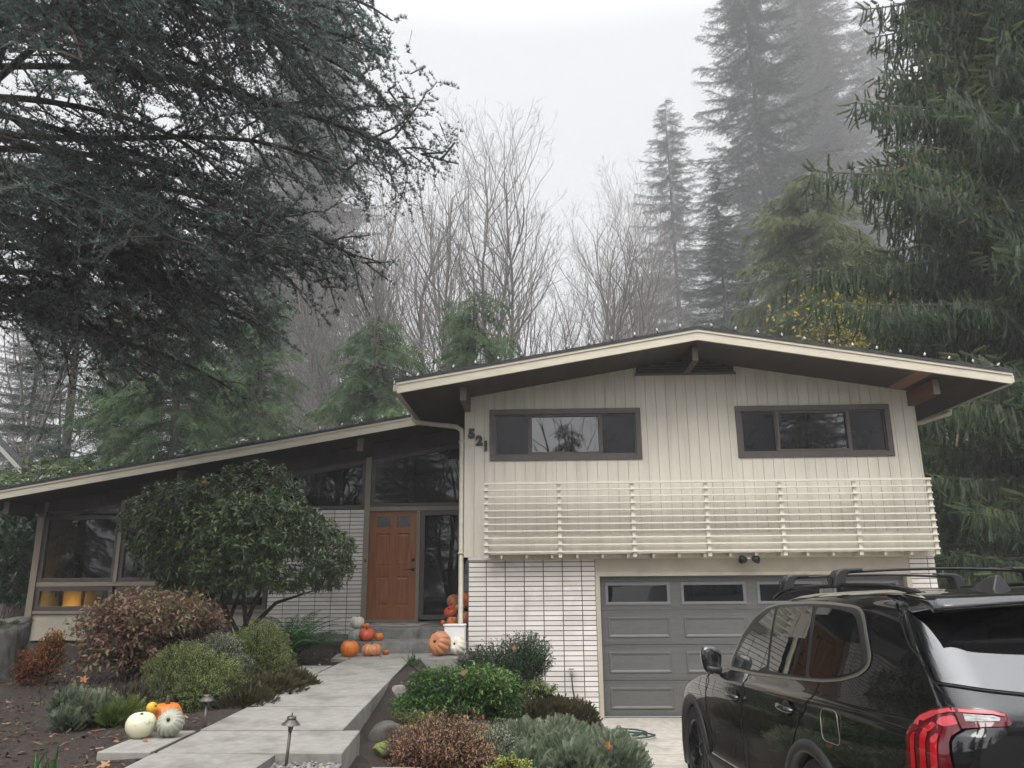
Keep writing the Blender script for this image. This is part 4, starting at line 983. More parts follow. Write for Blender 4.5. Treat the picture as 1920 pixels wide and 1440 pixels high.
def heath(name, label, loc, rad, mat_, n, ln, w=.012, seed=1, splay=.8, group=None, bend=.25, cat='shrub', domes=9, teeth=8, stalks=0):
    """low mound of many small domes of fine leafy shoots, woody below"""
    root = empty(name, label, cat, loc, group); r = np.random.default_rng(seed)
    a = r.uniform(0, 6.283, domes); q = np.sqrt(r.random(domes))*.72; c = np.stack([np.cos(a)*q*rad[0], np.sin(a)*q*rad[1]], 1); br = r.uniform(.32, .55, domes)*(rad[0]+rad[1])/2; ch = rad[2]*r.uniform(.55, 1.05, domes)*(1-.25*q)
    k = r.integers(0, domes, n); a = r.uniform(0, 6.283, n); q = np.sqrt(r.random(n)); x, y = np.cos(a)*q, np.sin(a)*q; dome = np.sqrt(np.clip(1-q**2*.95, 0, 1))
    P = np.stack([c[k, 0]+x*br[k], c[k, 1]+y*br[k], -rad[2]*.75+ch[k]*(.15+1.35*dome)+r.normal(0, .02, n)], 1)
    D = np.stack([x*splay+r.normal(0, bend, n), y*splay+r.normal(0, bend, n), .45+.6*dome], 1); D /= np.linalg.norm(D, axis=1, keepdims=True)
    P -= D*ln*.5
    V, F = T_finger(teeth, w/ln, seed); L_ = ln*r.uniform(.55, 1.3, n); hue = r.random(domes)
    mb = MB(); mb.scatter(V, F, P, frames(D, r.uniform(0, 3, n)), L_, np.clip(.45*r.random(n)+.3*clump(P, 5.)+.25*hue[k], 0, 1))
    m_ = n//3; f = np.stack([c[k[:m_], 0]*.8+r.normal(0, .03, m_), c[k[:m_], 1]*.8+r.normal(0, .03, m_), np.full(m_, -rad[2]*1.05)], 1)
    mb.segs(f, P[:m_], np.full(m_, .006), np.full(m_, .0025), 3, m=1)
    if stalks:
        b = np.stack([r.normal(0, rad[0]*.5, stalks), r.normal(0, rad[1]*.5, stalks), np.full(stalks, 0.)], 1); t = b+np.stack([r.normal(.05, .08, stalks), r.normal(0, .08, stalks), r.uniform(.12, .30, stalks)], 1); mb.segs(b, t, np.full(stalks, .0022), np.full(stalks, .0016), 3, m=1)
    mb.build('foliage', [mat_, M['stemwood']], root, world=False)
    return root

def plants():
    bush('rhododendron', 'large rounded rhododendron with dark leathery leaves in front of the brick entrance wall', (-4.80, 12.2, .47), (1.70, 1.35, 1.30), LM['rhodo'], 3100, .102, 10, 'whorl', twig=.28, lw=.36, lump=.2, fill=.36, flat=-.50, seed=21, stems=2, up=.3, droop=.0, stem_r=.045, foot=-1.7, blobs=20)
    bush('bronze_shrub', 'wide bronze-red leafed shrub under the left picture windows', (-4.95, 10.0, -.60), (1.13, .95, .60), LM['redleaf'], 1500, .08, 9, twig=.26, lw=.46, lump=.16, fill=.5, flat=-.75, seed=22, up=.25, stems=16, blobs=18)
    bush('lavender_cotton', 'yellow-green fine-leaved mound behind the pumpkins on the walk slab', (-3.38, 7.85, -.98), (.52, .62, .34), LM['hebe'], 2300, .030, 11, twig=.09, lw=.3, lump=.18, fill=.4, flat=-.8, seed=23, up=.5, blobs=22)
    bush('lavender_cotton', 'grey-green fine-leaved mound between the bronze shrub and the fern', (-3.25, 9.3, -.88), (.40, .72, .40), LM['hebe'], 2000, .030, 11, twig=.09, lw=.3, lump=.18, fill=.4, flat=-.8, seed=24, up=.5, blobs=20)
    bush('lavender_cotton', 'greyish fine-leaved mound tucked behind the yellow-green one, next to the bronze shrub', (-3.5, 8.65, -.90), (.44, .44, .38), LM['sage'], 1300, .028, 11, twig=.10, lw=.28, lump=.18, fill=.4, flat=-.8, seed=25, up=.6, blobs=16)
    heath('old_heather', 'dark brown woody heather edging the left side of the walk', (-2.86, 8.35, -1.10), (.24, 1.15, .19), LM['heather'], 5200, .065, .011, seed=26, splay=1.2, domes=12)
    heath('lavender', 'small grey lavender with dry stalks on the bare mulch', (-3.90, 6.8, -1.05), (.30, .30, .19), LM['sage'], 1300, .075, .018, seed=27, splay=1.1, domes=7, teeth=6, stalks=60)
    heath('lavender', 'small green lavender leaning beside the grey one, nearer the pumpkins', (-3.58, 6.9, -1.08), (.18, .22, .17), LM['hebe'], 700, .085, .016, seed=28, splay=1.0, domes=5, teeth=6, stalks=50)
    heath('old_heather', 'sprawling dry brown stalks behind the two lavenders', (-3.62, 7.45, -1.10), (.35, .35, .16), LM['heather'], 1500, .07, .009, seed=128, splay=1.2, domes=6, stalks=110)
    bush('autumn_shrub', 'little red and yellow shrub beside the grey stump', (-5.80, 9.3, -.90), (.30, .28, .38), LM['autumn'], 300, .055, 7, twig=.12, seed=29, lump=.2, up=.3, flat=-.95, blobs=8)
    bush('round_leaf_shrub', 'bright green small-leaved shrub right of the walk', (-.93, 8.4, -1.20), (.72, .60, .31), LM['bright'], 1700, .044, 11, twig=.15, lw=.5, lump=.22, fill=.35, flat=-.85, seed=30, up=.4, blobs=16)
    bush('privet_shrub', 'taller dark green shrub with loose shoots against the white brick', (-.38, 10.3, -1.20), (.68, .55, .46), LM['darkgreen'], 1350, .050, 11, twig=.28, lw=.36, lump=.25, fill=.35, flat=-.9, seed=31, up=.7, blobs=13)
    bush('low_yellow_green_shrub', 'small yellowish green shrub at the foot of the taller dark one', (.0, 9.55, -1.30), (.20, .18, .17), LM['hebe'], 150, .045, 8, twig=.12, seed=32, blobs=5)
    heath('heather', 'brownish dark green heather between the white brick and the driveway', (.18, 9.5, -1.60), (.60, .60, .30), LM['heather'], 6000, .10, .014, seed=33, splay=.9, domes=12)
    bush('azalea', 'rusty red twiggy azalea in the front of the right bed', (-.80, 6.5, -1.36), (.60, .55, .28), LM['azalea'], 1100, .036, 7, twig=.18, lw=.4, lump=.25, fill=.5, flat=-.8, seed=34, up=.35, stems=24, blobs=12)
    heath('silver_heather', 'long grey-green heather spilling onto the driveway edge', (.10, 7.45, -1.53), (.80, .82, .32), LM['sage'], 8500, .070, .018, seed=35, splay=1.0, domes=24, teeth=6)
    bush('mixed_low_growth', 'greyish green low growth with rusty tips between the azalea and the bright green shrub', (-.55, 7.35, -1.46), (.50, .45, .24), LM['sage'], 800, .030, 10, twig=.14, lw=.32, lump=.2, fill=.4, flat=-.8, seed=135, up=.6, blobs=14)
    bush('lemon_shrub', 'small lemon-green shrub at the bottom of the right bed', (-.17, 5.68, -1.30), (.23, .18, .16), LM['yellow'], 330, .022, 11, twig=.07, lw=.6, lump=.2, seed=36, up=.6, blobs=9, flat=-.8)
    bush('oxalis_patch', 'low light green sprigs by the rock beside the walk', (-1.18, 7.75, -1.30), (.22, .28, .10), LM['hebe'], 130, .036, 7, twig=.08, seed=37, blobs=6)
    # behind and beside the house
    bush('laurel_shrub', 'laurel with upright yellow-green shoots rising over the left end of the wing roof', (-15.0, 22.6, 2.25), (1.9, 1.2, 1.3), LM['laurel'], 420, .22, 9, 'whorl', twig=.45, lw=.28, lump=.2, seed=38, up=1.6, foot=-3.4)
    bush('broadleaf_shrub', 'dark broad-leaved shrub left of the wing, behind the stump', (-12.2, 16.0, .15), (2.4, 1.6, 2.0), LM['darkgreen'], 2400, .15, 9, 'whorl', twig=.3, lw=.4, lump=.3, seed=39, up=.2, droop=.2, foot=-1.5)
    # fern
    root = empty('sword_fern', 'dark green sword fern beside the entry steps', 'fern', (-3.52, 11.2, -1.17)); r = np.random.default_rng(40); mb = MB(); V, F = T_leaf(.1, .15, .28); P = []; D = []; S = []; RN = []; st = [[], []]
    for i in range(60):
        az = r.uniform(0, 6.283); ln = r.uniform(.75, 1.05); e = r.uniform(.9, 1.45); d = np.array([math.cos(az)*math.cos(e), math.sin(az)*math.cos(e), math.sin(e)]); p = np.array([math.cos(az)*.05, math.sin(az)*.05, 0]); n = 24
        for j in range(n):
            q = p+d*ln/n; st[0].append(p); st[1].append(q); d = d+np.array([math.cos(az)*.028, math.sin(az)*.028, -.052]); d /= np.linalg.norm(d)
            for sd in (-1, 1):
                if j > 2: P.append(q); D.append(np.array([-math.sin(az)*sd, math.cos(az)*sd, -.12])+d*.45); S.append(.115*math.sin(math.pi*min(1, .12+.88*j/n))**.7+.01); RN.append(r.random()*.5+.5*(i % 7)/7)
            p = q
    mb.scatter(V, F, np.array(P), frames(np.array(D), r.normal(0, .25, len(P))), np.array(S), np.array(RN)); mb.build('fronds', LM['fern'], root, world=False)
    mb = MB(); k = len(st[0]); mb.segs(st[0], st[1], np.full(k, .004), np.full(k, .0035), 3); mb.build('stems', M['stemwood'], root, world=False)
    # bulb leaves: a strappy tuft
    for lab, loc, n in (('blue-green strappy tuft at the corner where the walk meets the landing', (-1.72, 11.0, -1.2), 26), ('single green tuft of narrow blades in the mulch at the bottom edge', (-2.98, 4.95, -1.2), 18)):
        root = empty('bulb_plant', lab, 'plant', loc); P = r.normal(0, .03, (n, 3)); P[:, 2] = 0; D = np.stack([r.normal(0, .35, n), r.normal(0, .35, n), np.ones(n)], 1)
        mb = MB(); V, F = T_leaf(.05, .25, .09); mb.scatter(V, F, P, frames(D, r.uniform(0, 6, n)), r.uniform(.14, .26, n), r.random(n)); mb.build('blades', LM['fern'], root, world=False)
    # small yellow-leaved tree over the roof on the right
    t = bare_tree('yellow_leaf_tree', 'small tree with curly bare twigs and remaining yellow leaves above the right roof slope', (G(1625, 22)[0], 22, -1.3), 6.6, stems=5, spread=.34, r0=.09, seed=15, group=None, levels=3, mat_=M['pale_twig'])
    c = spot(1600, 600, 22); P = rng.normal(0, 1, (1300, 3))*np.array([.95, .6, .62])+np.array([c.x-G(1625, 22)[0], 0, c.z+1.3]); P[::3] += np.array([.7, 0, -.3])
    mb = MB(); V, F = T_leaf(.15, .2, .5); mb.scatter(V, F, P, frames(rng.normal(0, 1, (1300, 3))+np.array([0, 0, -.6]), rng.uniform(0, 6, 1300)), rng.uniform(.09, .18, 1300), rng.random(1300)); mb.build('leaves', LM['gold'], t, world=False)
M['pale_twig'] = mat('pale_lichen_twig', (.24, .21, .14), (.15, .13, .09), rough=.9, attr=True)
plants()

def rock(label, loc, r, m, seed, name='rock'):
    me = bpy.data.meshes.new(name); bm = bmesh.new(); bmesh.ops.create_icosphere(bm, subdivisions=4, radius=1); q = random.Random(seed)
    ks = [(Vector((q.gauss(0, 1), q.gauss(0, 1), q.gauss(0, 1))).normalized(), q.uniform(.55, .95)) for _ in range(14)]
    for v in bm.verts:
        n = v.co.copy()
        for d, c in ks:
            e = n.dot(d)-c
            if e > 0: n -= d*e*.97
        n *= 1+.045*math.sin(v.co.x*9+seed)*math.sin(v.co.y*8)
        v.co = Vector((n.x*r[0], n.y*r[1], n.z*r[2]))
    for f in bm.faces: f.smooth = True
    bm.to_mesh(me); bm.free(); me.materials.append(m); o = link(bpy.data.objects.new(name, me)); o.location = loc; tag(o, label, 'rock', 'rocks in the right bed'); return o
M['mossrock'] = mat('mossy_rock', (.16, .20, .035), (.09, .10, .035), rough=.95, scale=9, bump=.8, bscale=40, c3=(.09, .085, .075), s3=3)
rock('grey angular rock beside the lower end of the walk', (-1.34, 7.35, -1.40), (.19, .2, .16), M['rock'], 1)
rock('moss-covered rock above the side steps', (-1.26, 6.75, -1.37), (.11, .10, .07), M['mossrock'], 2)
rock('pale stone at the walk edge by the bright green shrub', (-1.60, 9.3, -1.27), (.11, .12, .08), mat('pale_stone', (.24, .215, .19), (.17, .155, .14), rough=.8, scale=8), 3)
rock('brown stone near the foot of the downspout', (-1.05, 12.1, -1.2), (.22, .17, .13), M['rock'], 4)
rock('low dark stone at the bottom of the right bed', (.35, 5.9, -1.65), (.32, .16, .09), M['rock'], 5)

def stump():
    root = empty('tree_stump', 'weathered grey tree stump with mossy top at the left edge', 'stump', (-6.92, 10.0, -1.2)); q = random.Random(5); V = []; n = 40; H = [(0, 1.12), (.12, 1.0), (.3, .95), (.5, .96), (.62, .98), (.66, .93), (.67, .6), (.64, .1)]
    ph = [q.uniform(0, 6) for _ in range(6)]
    for z, rr in H:
        for k in range(n):
            t = 6.283*k/n; w = 1+.09*math.sin(3*t+ph[0])+.06*math.sin(7*t+ph[1]+z*2)+.045*math.sin(13*t+ph[2]+z); V.append((math.cos(t)*.42*rr*w, math.sin(t)*.42*rr*w, z+.07*math.sin(t*2+ph[3])*(z > .5)))
    F = [(i*n+k, i*n+(k+1) % n, (i+1)*n+(k+1) % n, (i+1)*n+k) for i in range(len(H)-1) for k in range(n)]+[tuple((len(H)-1)*n+k for k in range(n))]
    mb = MB(); mb.add(V, F); mb.build('stump_wood', mat('weathered_grey_wood', (.15, .142, .13), (.035, .033, .03), rough=.9, scale=7, stretch=(1.5, 1.5, .5), bump=1.0, bscale=18, c3=(.03, .029, .027), s3=3.2), root, smooth=True, world=False)
    mb = MB(); N = 500; a = rng.uniform(0, 6.28, N); r_ = np.sqrt(rng.random(N))*.40; P = np.stack([np.cos(a)*r_, np.sin(a)*r_, np.full(N, .66)], 1); V, F = T_leaf(.1, .2, .3); mb.scatter(V, F, P, frames(np.stack([np.cos(a), np.sin(a), rng.uniform(.1, 1.4, N)], 1)), rng.uniform(.03, .09, N), rng.random(N)); mb.build('moss', LM['thuja'], root, world=False)
stump()

# ------------------------------------------------------------------ ground litter
def ground_z(x, y):
    o = bpy.data.objects['ground']; ok, p, n, i = o.ray_cast(Vector((x, y, 5)), Vector((0, 0, -1))); return p.z if ok else -1.2

def T_maple():
    pts = []; lob = [(0, 1.0), (.9, .82), (1.9, .55)]
    ang = [(-2.6, .35), (-1.9, .62), (-1.55, .34), (-1.0, .86), (-.55, .42), (0, 1.0), (.55, .42), (1.0, .86), (1.55, .34), (1.9, .62), (2.6, .35)]
    V = [(0, 0, 0)]
    for a, r_ in ang: V.append((math.sin(a)*r_*.55, math.cos(a)*r_*.55, .10*r_*abs(math.sin(a*1.5))))
    return V, [(0, i+1, i) for i in range(1, len(ang))]

def litter():
    bpy.context.view_layer.update()
    bvh_o = bpy.data.objects['ground']
    def free(x, y):
        if -3.1 < x < -1.3 and y > 4.1 and not (y < 5.6 and x < -2.7): 
            if x > -2.9 or 5.6 < y < 6.45 or y > 9.9: return False
        return True
    P = []; 
    while len(P) < 9000:
        y = 4.2+9*rng.random()**1.5; x = rng.uniform(-7.5, -2.3) if rng.random() < .78 else rng.uniform(-1.8, .85)
        if not free(x, y): continue
        P.append((x, y, ground_z(x, y)+.006))
    P = np.array(P); N = len(P)
    mb = MB(); V = [(-.12, -.5, 0), (.12, -.45, .02), (.15, .5, 0), (-.1, .45, .03), (0, 0, .12)]; F = [(0, 1, 4), (1, 2, 4), (2, 3, 4), (3, 0, 4)]
    mb.scatter(V, F, P, frames(np.stack([rng.normal(0, 1, N), rng.normal(0, 1, N), rng.normal(0, .25, N)], 1), rng.normal(0, .4, N)), rng.uniform(.02, .085, N)*rng.uniform(.5, 1.1, N), rng.random(N))
    o = mb.build('bark_mulch', LM['chip']); o['kind'] = 'stuff'
    P = []
    while len(P) < 420:
        y = 4.3+9*rng.random()**1.2; x = rng.uniform(-7.5, .9)
        on = -2.7 < x < -1.6
        if on and rng.random() < .93: continue
        if not free(x, y): z = WALK+.004
        else: z = ground_z(x, y)+.012
        P.append((x, y, z))
    P = np.array(P); N = len(P); mb = MB(); V, F = T_leaf(.3, -.1, .6)
    mb.scatter(V, F, P, frames(np.stack([rng.normal(0, 1, N), rng.normal(0, 1, N), rng.normal(0, .15, N)], 1), rng.normal(0, .35, N)), rng.uniform(.03, .075, N), rng.random(N))
    o = mb.build('fallen_leaves', LM['deadleaf']); o['kind'] = 'stuff'
    # the large maple leaves one can count
    big = [('curled orange maple leaf on the mulch beside the front slab', -2.86, 5.42, 1.15), ('brown maple leaf lying left of the white pumpkin', -3.25, 6.28, .9), ('pale maple leaf lying alone on the mulch near the stump', -4.55, 6.9, .95), ('tan leaf at the bottom left in the mulch', -3.68, 5.3, .7),
           ('yellowish leaf at the far lower left of the mulch', -4.05, 5.75, .7), ('dark red leaf on the walk below the lower step', -2.35, 11.95, .8), ('brown curled leaf on the walk near the peach pumpkin', -2.78, 11.75, .95), ('red star-shaped leaf in the middle of the walk below the steps', -2.0, 11.95, .8),
           ('orange leaf caught on top of the privet shrub', -.3, 9.85, .9), ('orange leaf caught in the silver heather near the driveway', 0.55, 6.85, .9), ('rusty leaf resting on the bright green shrub', -.75, 7.95, .85), ('red leaf hanging in the small lavender', -3.82, 6.55, .85), ('orange leaf hanging beside the red one in the lavender', -3.73, 6.56, .8),
           ('orange leaf caught on the rhododendron top', -4.95, 11.3, 1.3), ('rust leaf caught low in the rhododendron on its left side', -5.9, 11.5, 1.5)]
    zz = {8: -.86, 9: -1.36, 10: -.92, 11: -.80, 12: -.80, 13: 1.38, 14: .35}
    V, F = T_maple(); m = [leafmat('leaf_'+n, [(0, c), (1, c)], rough=.6, trans=.15) for n, c in (('tan', (.34, .19, .10)), ('brown', (.18, .08, .05)), ('red', (.14, .025, .016)), ('orange', (.27, .095, .035)))]
    mi = [0, 0, 0, 0, 0, 2, 1, 2, 3, 3, 1, 2, 3, 3, 3]
    for i, (lab, x, y, k) in enumerate(big):
        mb = MB(); mb.add(np.array(V)*(.12*k), F); o = mb.build('maple_leaf', m[mi[i]])
        on = -2.9 < x < -1.6 and y > 6; up = i in zz
        o.location = (x, y, zz[i] if up else (WALK+.006 if on else ground_z(x, y)+.015)); o.rotation_euler = ((R(70) if up else rng.normal(0, .25)), rng.normal(0, .25), rng.uniform(0, 6.28))
        if up: o.rotation_euler = (R(60), rng.normal(0, .4), rng.normal(0, .8))
        tag(o, lab, 'leaf', 'large fallen maple leaves')
litter()
# ------------------------------------------------------------------ pumpkins
def pm(name, a, b, rough=.42): return mat(name, a, b, rough=rough, scale=5, bump=.08, bscale=30)
PM = dict(orange=pm('orange_skin', (.62, .175, .018), (.52, .13, .012)), deep=pm('deep_orange_skin', (.50, .12, .02), (.40, .085, .015)), red=pm('red_orange_skin', (.62, .10, .045), (.50, .07, .03)), peach=pm('peach_skin', (.55, .24, .115), (.45, .18, .08)), tan=pm('tan_orange_skin', (.42, .16, .07), (.33, .115, .05)),
          white=pm('white_skin', (.74, .70, .60), (.66, .62, .52)), cream=mat('cream_skin', (.66, .64, .47), (.58, .55, .39), rough=.45, scale=5, bump=.1, bscale=30, c3=(.30, .28, .20), s3=16, p3=(.60, .68)), grey=pm('grey_green_skin', (.36, .365, .285), (.25, .26, .20)), blue=pm('blue_grey_skin', (.25, .29, .28), (.36, .38, .35)), yellow=pm('yellow_skin', (.72, .42, .03), (.64, .33, .02)), salmon=pm('salmon_skin', (.56, .22, .13), (.48, .17, .10)))
M['stem'] = mat('dry_stem', (.10, .085, .04), (.06, .05, .03), rough=.8, scale=20)
def pumpkin(label, x, y, z, d, h, col, ribs=11, depth=.10, tilt=(0, 0), stem=.35, name='pumpkin', gr='pumpkins decorating the entrance', egg=0, rz=None, dimple=.22):
    """z is the height of the surface it rests on; d width, h height before tilting"""
    n = 66; rows = 22; V = []; q = random.Random(int(x*991+y*77+d*1000)); ph = q.uniform(0, 6)
    for i in range(rows+1):
        f = math.pi*i/rows; rr = math.sin(f)**.86; zz = -math.cos(f)
        zz = zz*(1-dimple*math.exp(-(rr/.42)**2)) + egg*rr*0
        for k in range(n):
            t = 2*math.pi*k/n; w = abs(math.cos((t*ribs)/2+ph)); g = 1-depth*(1-w)**2.2*math.sin(f)**.5
            wob = 1+.02*math.sin(2*t+ph)+.015*math.sin(3*t-ph)
            s = 1+egg*zz
            V.append((rr*g*wob*s*math.cos(t)*d/2, rr*g*wob*s*math.sin(t)*d/2, zz*h/2*(1-.02*(1-w))))
    F = [(i*n+k, i*n+(k+1) % n, (i+1)*n+(k+1) % n, (i+1)*n+k) for i in range(rows) for k in range(n)]
    rot = Matrix.Rotation(rz if rz is not None else q.uniform(0, 6), 4, 'Z'); Rm = Matrix.Rotation(tilt[1], 4, 'Z') @ Matrix.Rotation(tilt[0], 4, 'X') @ rot
    lo = min((Rm @ Vector(v)).z for v in V)
    o_loc = Vector((x, y, z-lo-.002))
    mb = MB(); mb.add([tuple(Rm @ Vector(v)) for v in V], F)
    o = mb.build(name, PM[col] if isinstance(col, str) else col, smooth=True, loc=o_loc); tag(o, label, 'pumpkin' if name == 'pumpkin' else 'gourd', gr)
    st = MB(); top = h/2*(1-dimple); sl = stem*h*.55; rr = max(.006, d*.055); b = q.uniform(-.4, .4)
    st.tube([Rm @ Vector(p) for p in ((0, 0, top-.01), (0, 0, top+sl*.4), (b*sl*.4, b*sl*.2, top+sl*.8), (b*sl*.9, b*sl*.3, top+sl))], [rr*1.7, rr, rr*.85, rr*.95], 8)
    s = st.build('stem', M['stem'], smooth=True); s.parent = o
    return o

L0, L1 = -.82, -.984         # landing and lower step
pumpkin('smooth creamy white pumpkin, left of the front four on the slab', -3.01, 6.14, WALK, .218, .195, 'cream', depth=.02, tilt=(.12, .3), stem=.1)
pumpkin('grey-green deeply ribbed pumpkin tipped with its stem to the viewer', -2.795, 6.16, WALK, .208, .16, 'grey', ribs=16, depth=.17, tilt=(1.05, .12), stem=.22)
pumpkin('orange pumpkin behind the white and the grey-green ones', -2.95, 6.42, WALK, .245, .235, 'orange', ribs=12, depth=.07, stem=.5)
pumpkin('little yellow gourd lying on the creamy white pumpkin', -3.0, 6.27, WALK+.15, .085, .075, 'yellow', depth=.03, stem=.3, name='gourd', tilt=(1.2, 1.4))
# left of the steps
pumpkin('big bright orange pumpkin lowest on the left beside the steps', -2.86, 12.12, WALK, .27, .265, 'orange', ribs=12, depth=.06, stem=.3)
pumpkin('flat peach pumpkin on the walk before the lower step', -2.54, 12.2, WALK, .315, .205, 'peach', ribs=12, depth=.13, stem=.2)
pumpkin('tiny orange pumpkin touching the flat peach one', -2.35, 12.36, WALK, .092, .085, 'deep', depth=.1, stem=.3)
pumpkin('red-orange pumpkin on the lower step behind the big orange one', -2.74, 12.74, L1, .255, .205, 'red', ribs=11, depth=.08, tilt=(.25, 0), stem=.4)
pumpkin('blue-grey ribbed pumpkin under the white one left of the steps', -2.98, 12.98, -1.02, .235, .235, 'blue', ribs=10, depth=.16, stem=.1)
pumpkin('white pumpkin highest on the pile left of the steps', -3.03, 13.3, L0, .24, .215, 'white', ribs=9, depth=.08, stem=.15)
pumpkin('cream ribbed pumpkin behind the red-orange one', -2.80, 13.0, L1, .21, .19, 'white', ribs=10, depth=.14, stem=.15)
pumpkin('small orange pumpkin balanced on the red-orange one', -2.80, 12.84, L1+.19, .092, .085, 'orange', depth=.08, stem=.3)
pumpkin('small peach pumpkin at the right foot of the white one', -2.86, 13.24, L0, .125, .10, 'salmon', ribs=9, depth=.12, stem=.4)
pumpkin('small orange pumpkin alone on the lower step', -2.56, 12.84, L1, .14, .135, 'orange', ribs=10, depth=.1, stem=.25)
# right of the door
pumpkin('tan pumpkin tipped on top of the pile by the sidelight', -1.48, 14.05, L0+.25, .30, .22, 'tan', ribs=13, depth=.13, tilt=(.75, 1.0), stem=.2)
pumpkin('dark orange pumpkin half hidden behind the downspout, at the top of the pile', -1.24, 13.75, L0+.28, .33, .32, 'deep', ribs=11, depth=.06, stem=.15)
pumpkin('red pumpkin tilted under the tan one', -1.53, 13.9, L0+.12, .26, .17, 'red', ribs=11, depth=.1, tilt=(.7, -.7), stem=.2)
pumpkin('salmon pumpkin at the front of the pile by the sidelight', -1.47, 13.62, L0, .20, .18, 'salmon', ribs=11, depth=.12, stem=.4)
pumpkin('small bright orange pumpkin leaning on the salmon one', -1.46, 13.46, L0, .15, .14, 'orange', ribs=11, depth=.08, stem=.25)
pumpkin('tiny yellow-orange pumpkin at the left foot of the pile', -1.63, 13.62, L0, .085, .12, 'orange', depth=.1, stem=.2)
pumpkin('large orange pumpkin behind the downspout on the landing edge', -1.25, 13.42, L0, .26, .29, 'tan', ribs=11, depth=.07, stem=.2)
pumpkin('small greenish white pumpkin wedged above the large orange one', -1.34, 13.62, L0+.27, .17, .10, 'grey', ribs=10, depth=.1, stem=.2)
pumpkin('large peach ribbed pumpkin on its side by the white box', -1.50, 12.12, WALK, .36, .29, 'peach', ribs=11, depth=.22, tilt=(1.25, -.55), stem=.12)
pumpkin('white ribbed pumpkin between the peach one and the downspout', -1.24, 12.2, WALK, .28, .26, 'white', ribs=10, depth=.16, tilt=(1.2, -.35), stem=.15)

def small_things():
    mb = MB(); mb.box(-1.455, -1.14, 12.34, 12.545, WALK, -.745); o = mb.build('storage_box', M['white_paint'], bevel=.012); tag(o, 'white box standing at the right end of the steps', 'box')
    l = MB(); l.box(-1.47, -1.13, 12.325, 12.55, -.744, -.715); l.build('lid', M['white_paint'], o, bevel=.01)
    # welcome mat with a leaf print
    mb = MB(); mb.prism([(-2.98, 13.75), (-2.05, 13.75), (-1.98, 14.45), (-3.0, 14.45)], L0+.001, L0+.012, 'z'); o = mb.build('door_mat', mat('pale_mat', (.40, .37, .35), (.33, .30, .29), rough=.95, scale=40, bump=.5, bscale=90)); tag(o, 'pale door mat with red and purple leaf print on the landing', 'door mat')
    q = MB(); pts = [(-2.86, 13.95, .20, .3), (-2.55, 14.1, .16, 1.2), (-2.35, 13.95, .17, 2.1), (-2.16, 14.1, .13, .1)]
    for i, (x, y, r_, a) in enumerate(pts):
        V, F = T_maple(); V = [(x+(vx*math.cos(a)-vy*math.sin(a))*r_*1.6, y+(vx*math.sin(a)+vy*math.cos(a))*r_*1.6, L0+.0155) for vx, vy, vz in V]; q.add(V, F, None, i % 2)
    q.build('leaf_print', [mat('print_red', (.20, .04, .05), rough=.95), mat('print_purple', (.09, .05, .08), rough=.95)], o)
    # path lights
    for i, (lab, x, y, z, h) in enumerate((('bronze path light in the mulch behind the pumpkins', -2.74, 6.66, -1.19, .255), ('bronze path light standing in the gravel notch of the walk', -1.68, 5.46, -1.215, .31))):
        root = empty('path_light', lab, 'path light', (x, y, z), 'path lights along the walk')
        s = MB(); s.tube([(0, 0, -.1), (.0, 0, h*.8)], .011, 8); s.tube([(0, 0, h*.72), (0, 0, h*.86)], [.012, .022], 10); s.build('stake', M['bronze'], root, world=False, smooth=True)
        s = MB(); s.lathe([(.064, h*.86), (.062, h*.865), (.030, h*.965), (.031, h), (.027, h+.008), (.014, h+.012), (.0, h+.013)], 28); s.lathe([(.004, h+.01), (.004, h+.03), (.0, h+.033)], 8)
        s.build('cap', M['bronze'], root, world=False, smooth=False)
        root.rotation_euler = (0, R(4) if i else R(1.5), 0)
    # gravel in the notch
    n = 700; P = np.stack([rng.uniform(-1.79, -1.34, n), rng.uniform(4.9, 5.6, n), np.full(n, -1.215)+rng.normal(0, .008, n)], 1); mb = MB(); V = [(-.5, -.3, 0), (.5, -.4, 0), (.45, .4, 0), (-.4, .45, 0), (0, 0, .45)]; F = [(0, 1, 4), (1, 2, 4), (2, 3, 4), (3, 0, 4)]
    mb.scatter(V, F, P, frames(np.stack([rng.normal(0, 1, n), rng.normal(0, 1, n), rng.normal(0, .2, n)], 1)), rng.uniform(.012, .035, n), rng.random(n)); mb.box(-1.785, -1.335, 4.7, 5.59, -1.5, -1.217)
    o = mb.build('gravel', mat('grey_gravel', (.10, .098, .092), (.30, .29, .27), rough=.9, attr=True)); o['kind'] = 'stuff'
    # garden hose coiled on the driveway
    mb = MB(); pts = []; c = (1.10, 10.85)
    for i in range(130):
        a = i*.16; r_ = .26+.05*math.sin(a*.37)+.03*math.sin(a*1.3); pts.append((c[0]+math.cos(a)*r_*1.1+.03*math.sin(i*.05), c[1]+math.sin(a)*r_*.8, slope(c[1])+.014+.0022*(i % 39)*.4+.012*(i//39)))
    mb.tube(pts, .011, 7); o = mb.build('garden_hose', mat('dark_green_hose', (.018, .05, .04), rough=.4), smooth=True); tag(o, 'dark green garden hose coiled on the edge of the driveway', 'hose')
    mb = MB(); mb.tube([(.50, 12.70, -1.53), (.51, 12.69, -1.7), (.56, 12.68, -1.95), (.60, 12.66, -2.1)], .012, 7); o = mb.build('garden_hose', mat('grey_hose', (.05, .05, .05), rough=.5), smooth=True); tag(o, 'thin grey hose hanging down from the wall tap', 'hose')
M['bronze'] = mat('weathered_bronze', (.16, .145, .13), (.09, .08, .075), rough=.4, metal=.7, scale=12)
small_things()

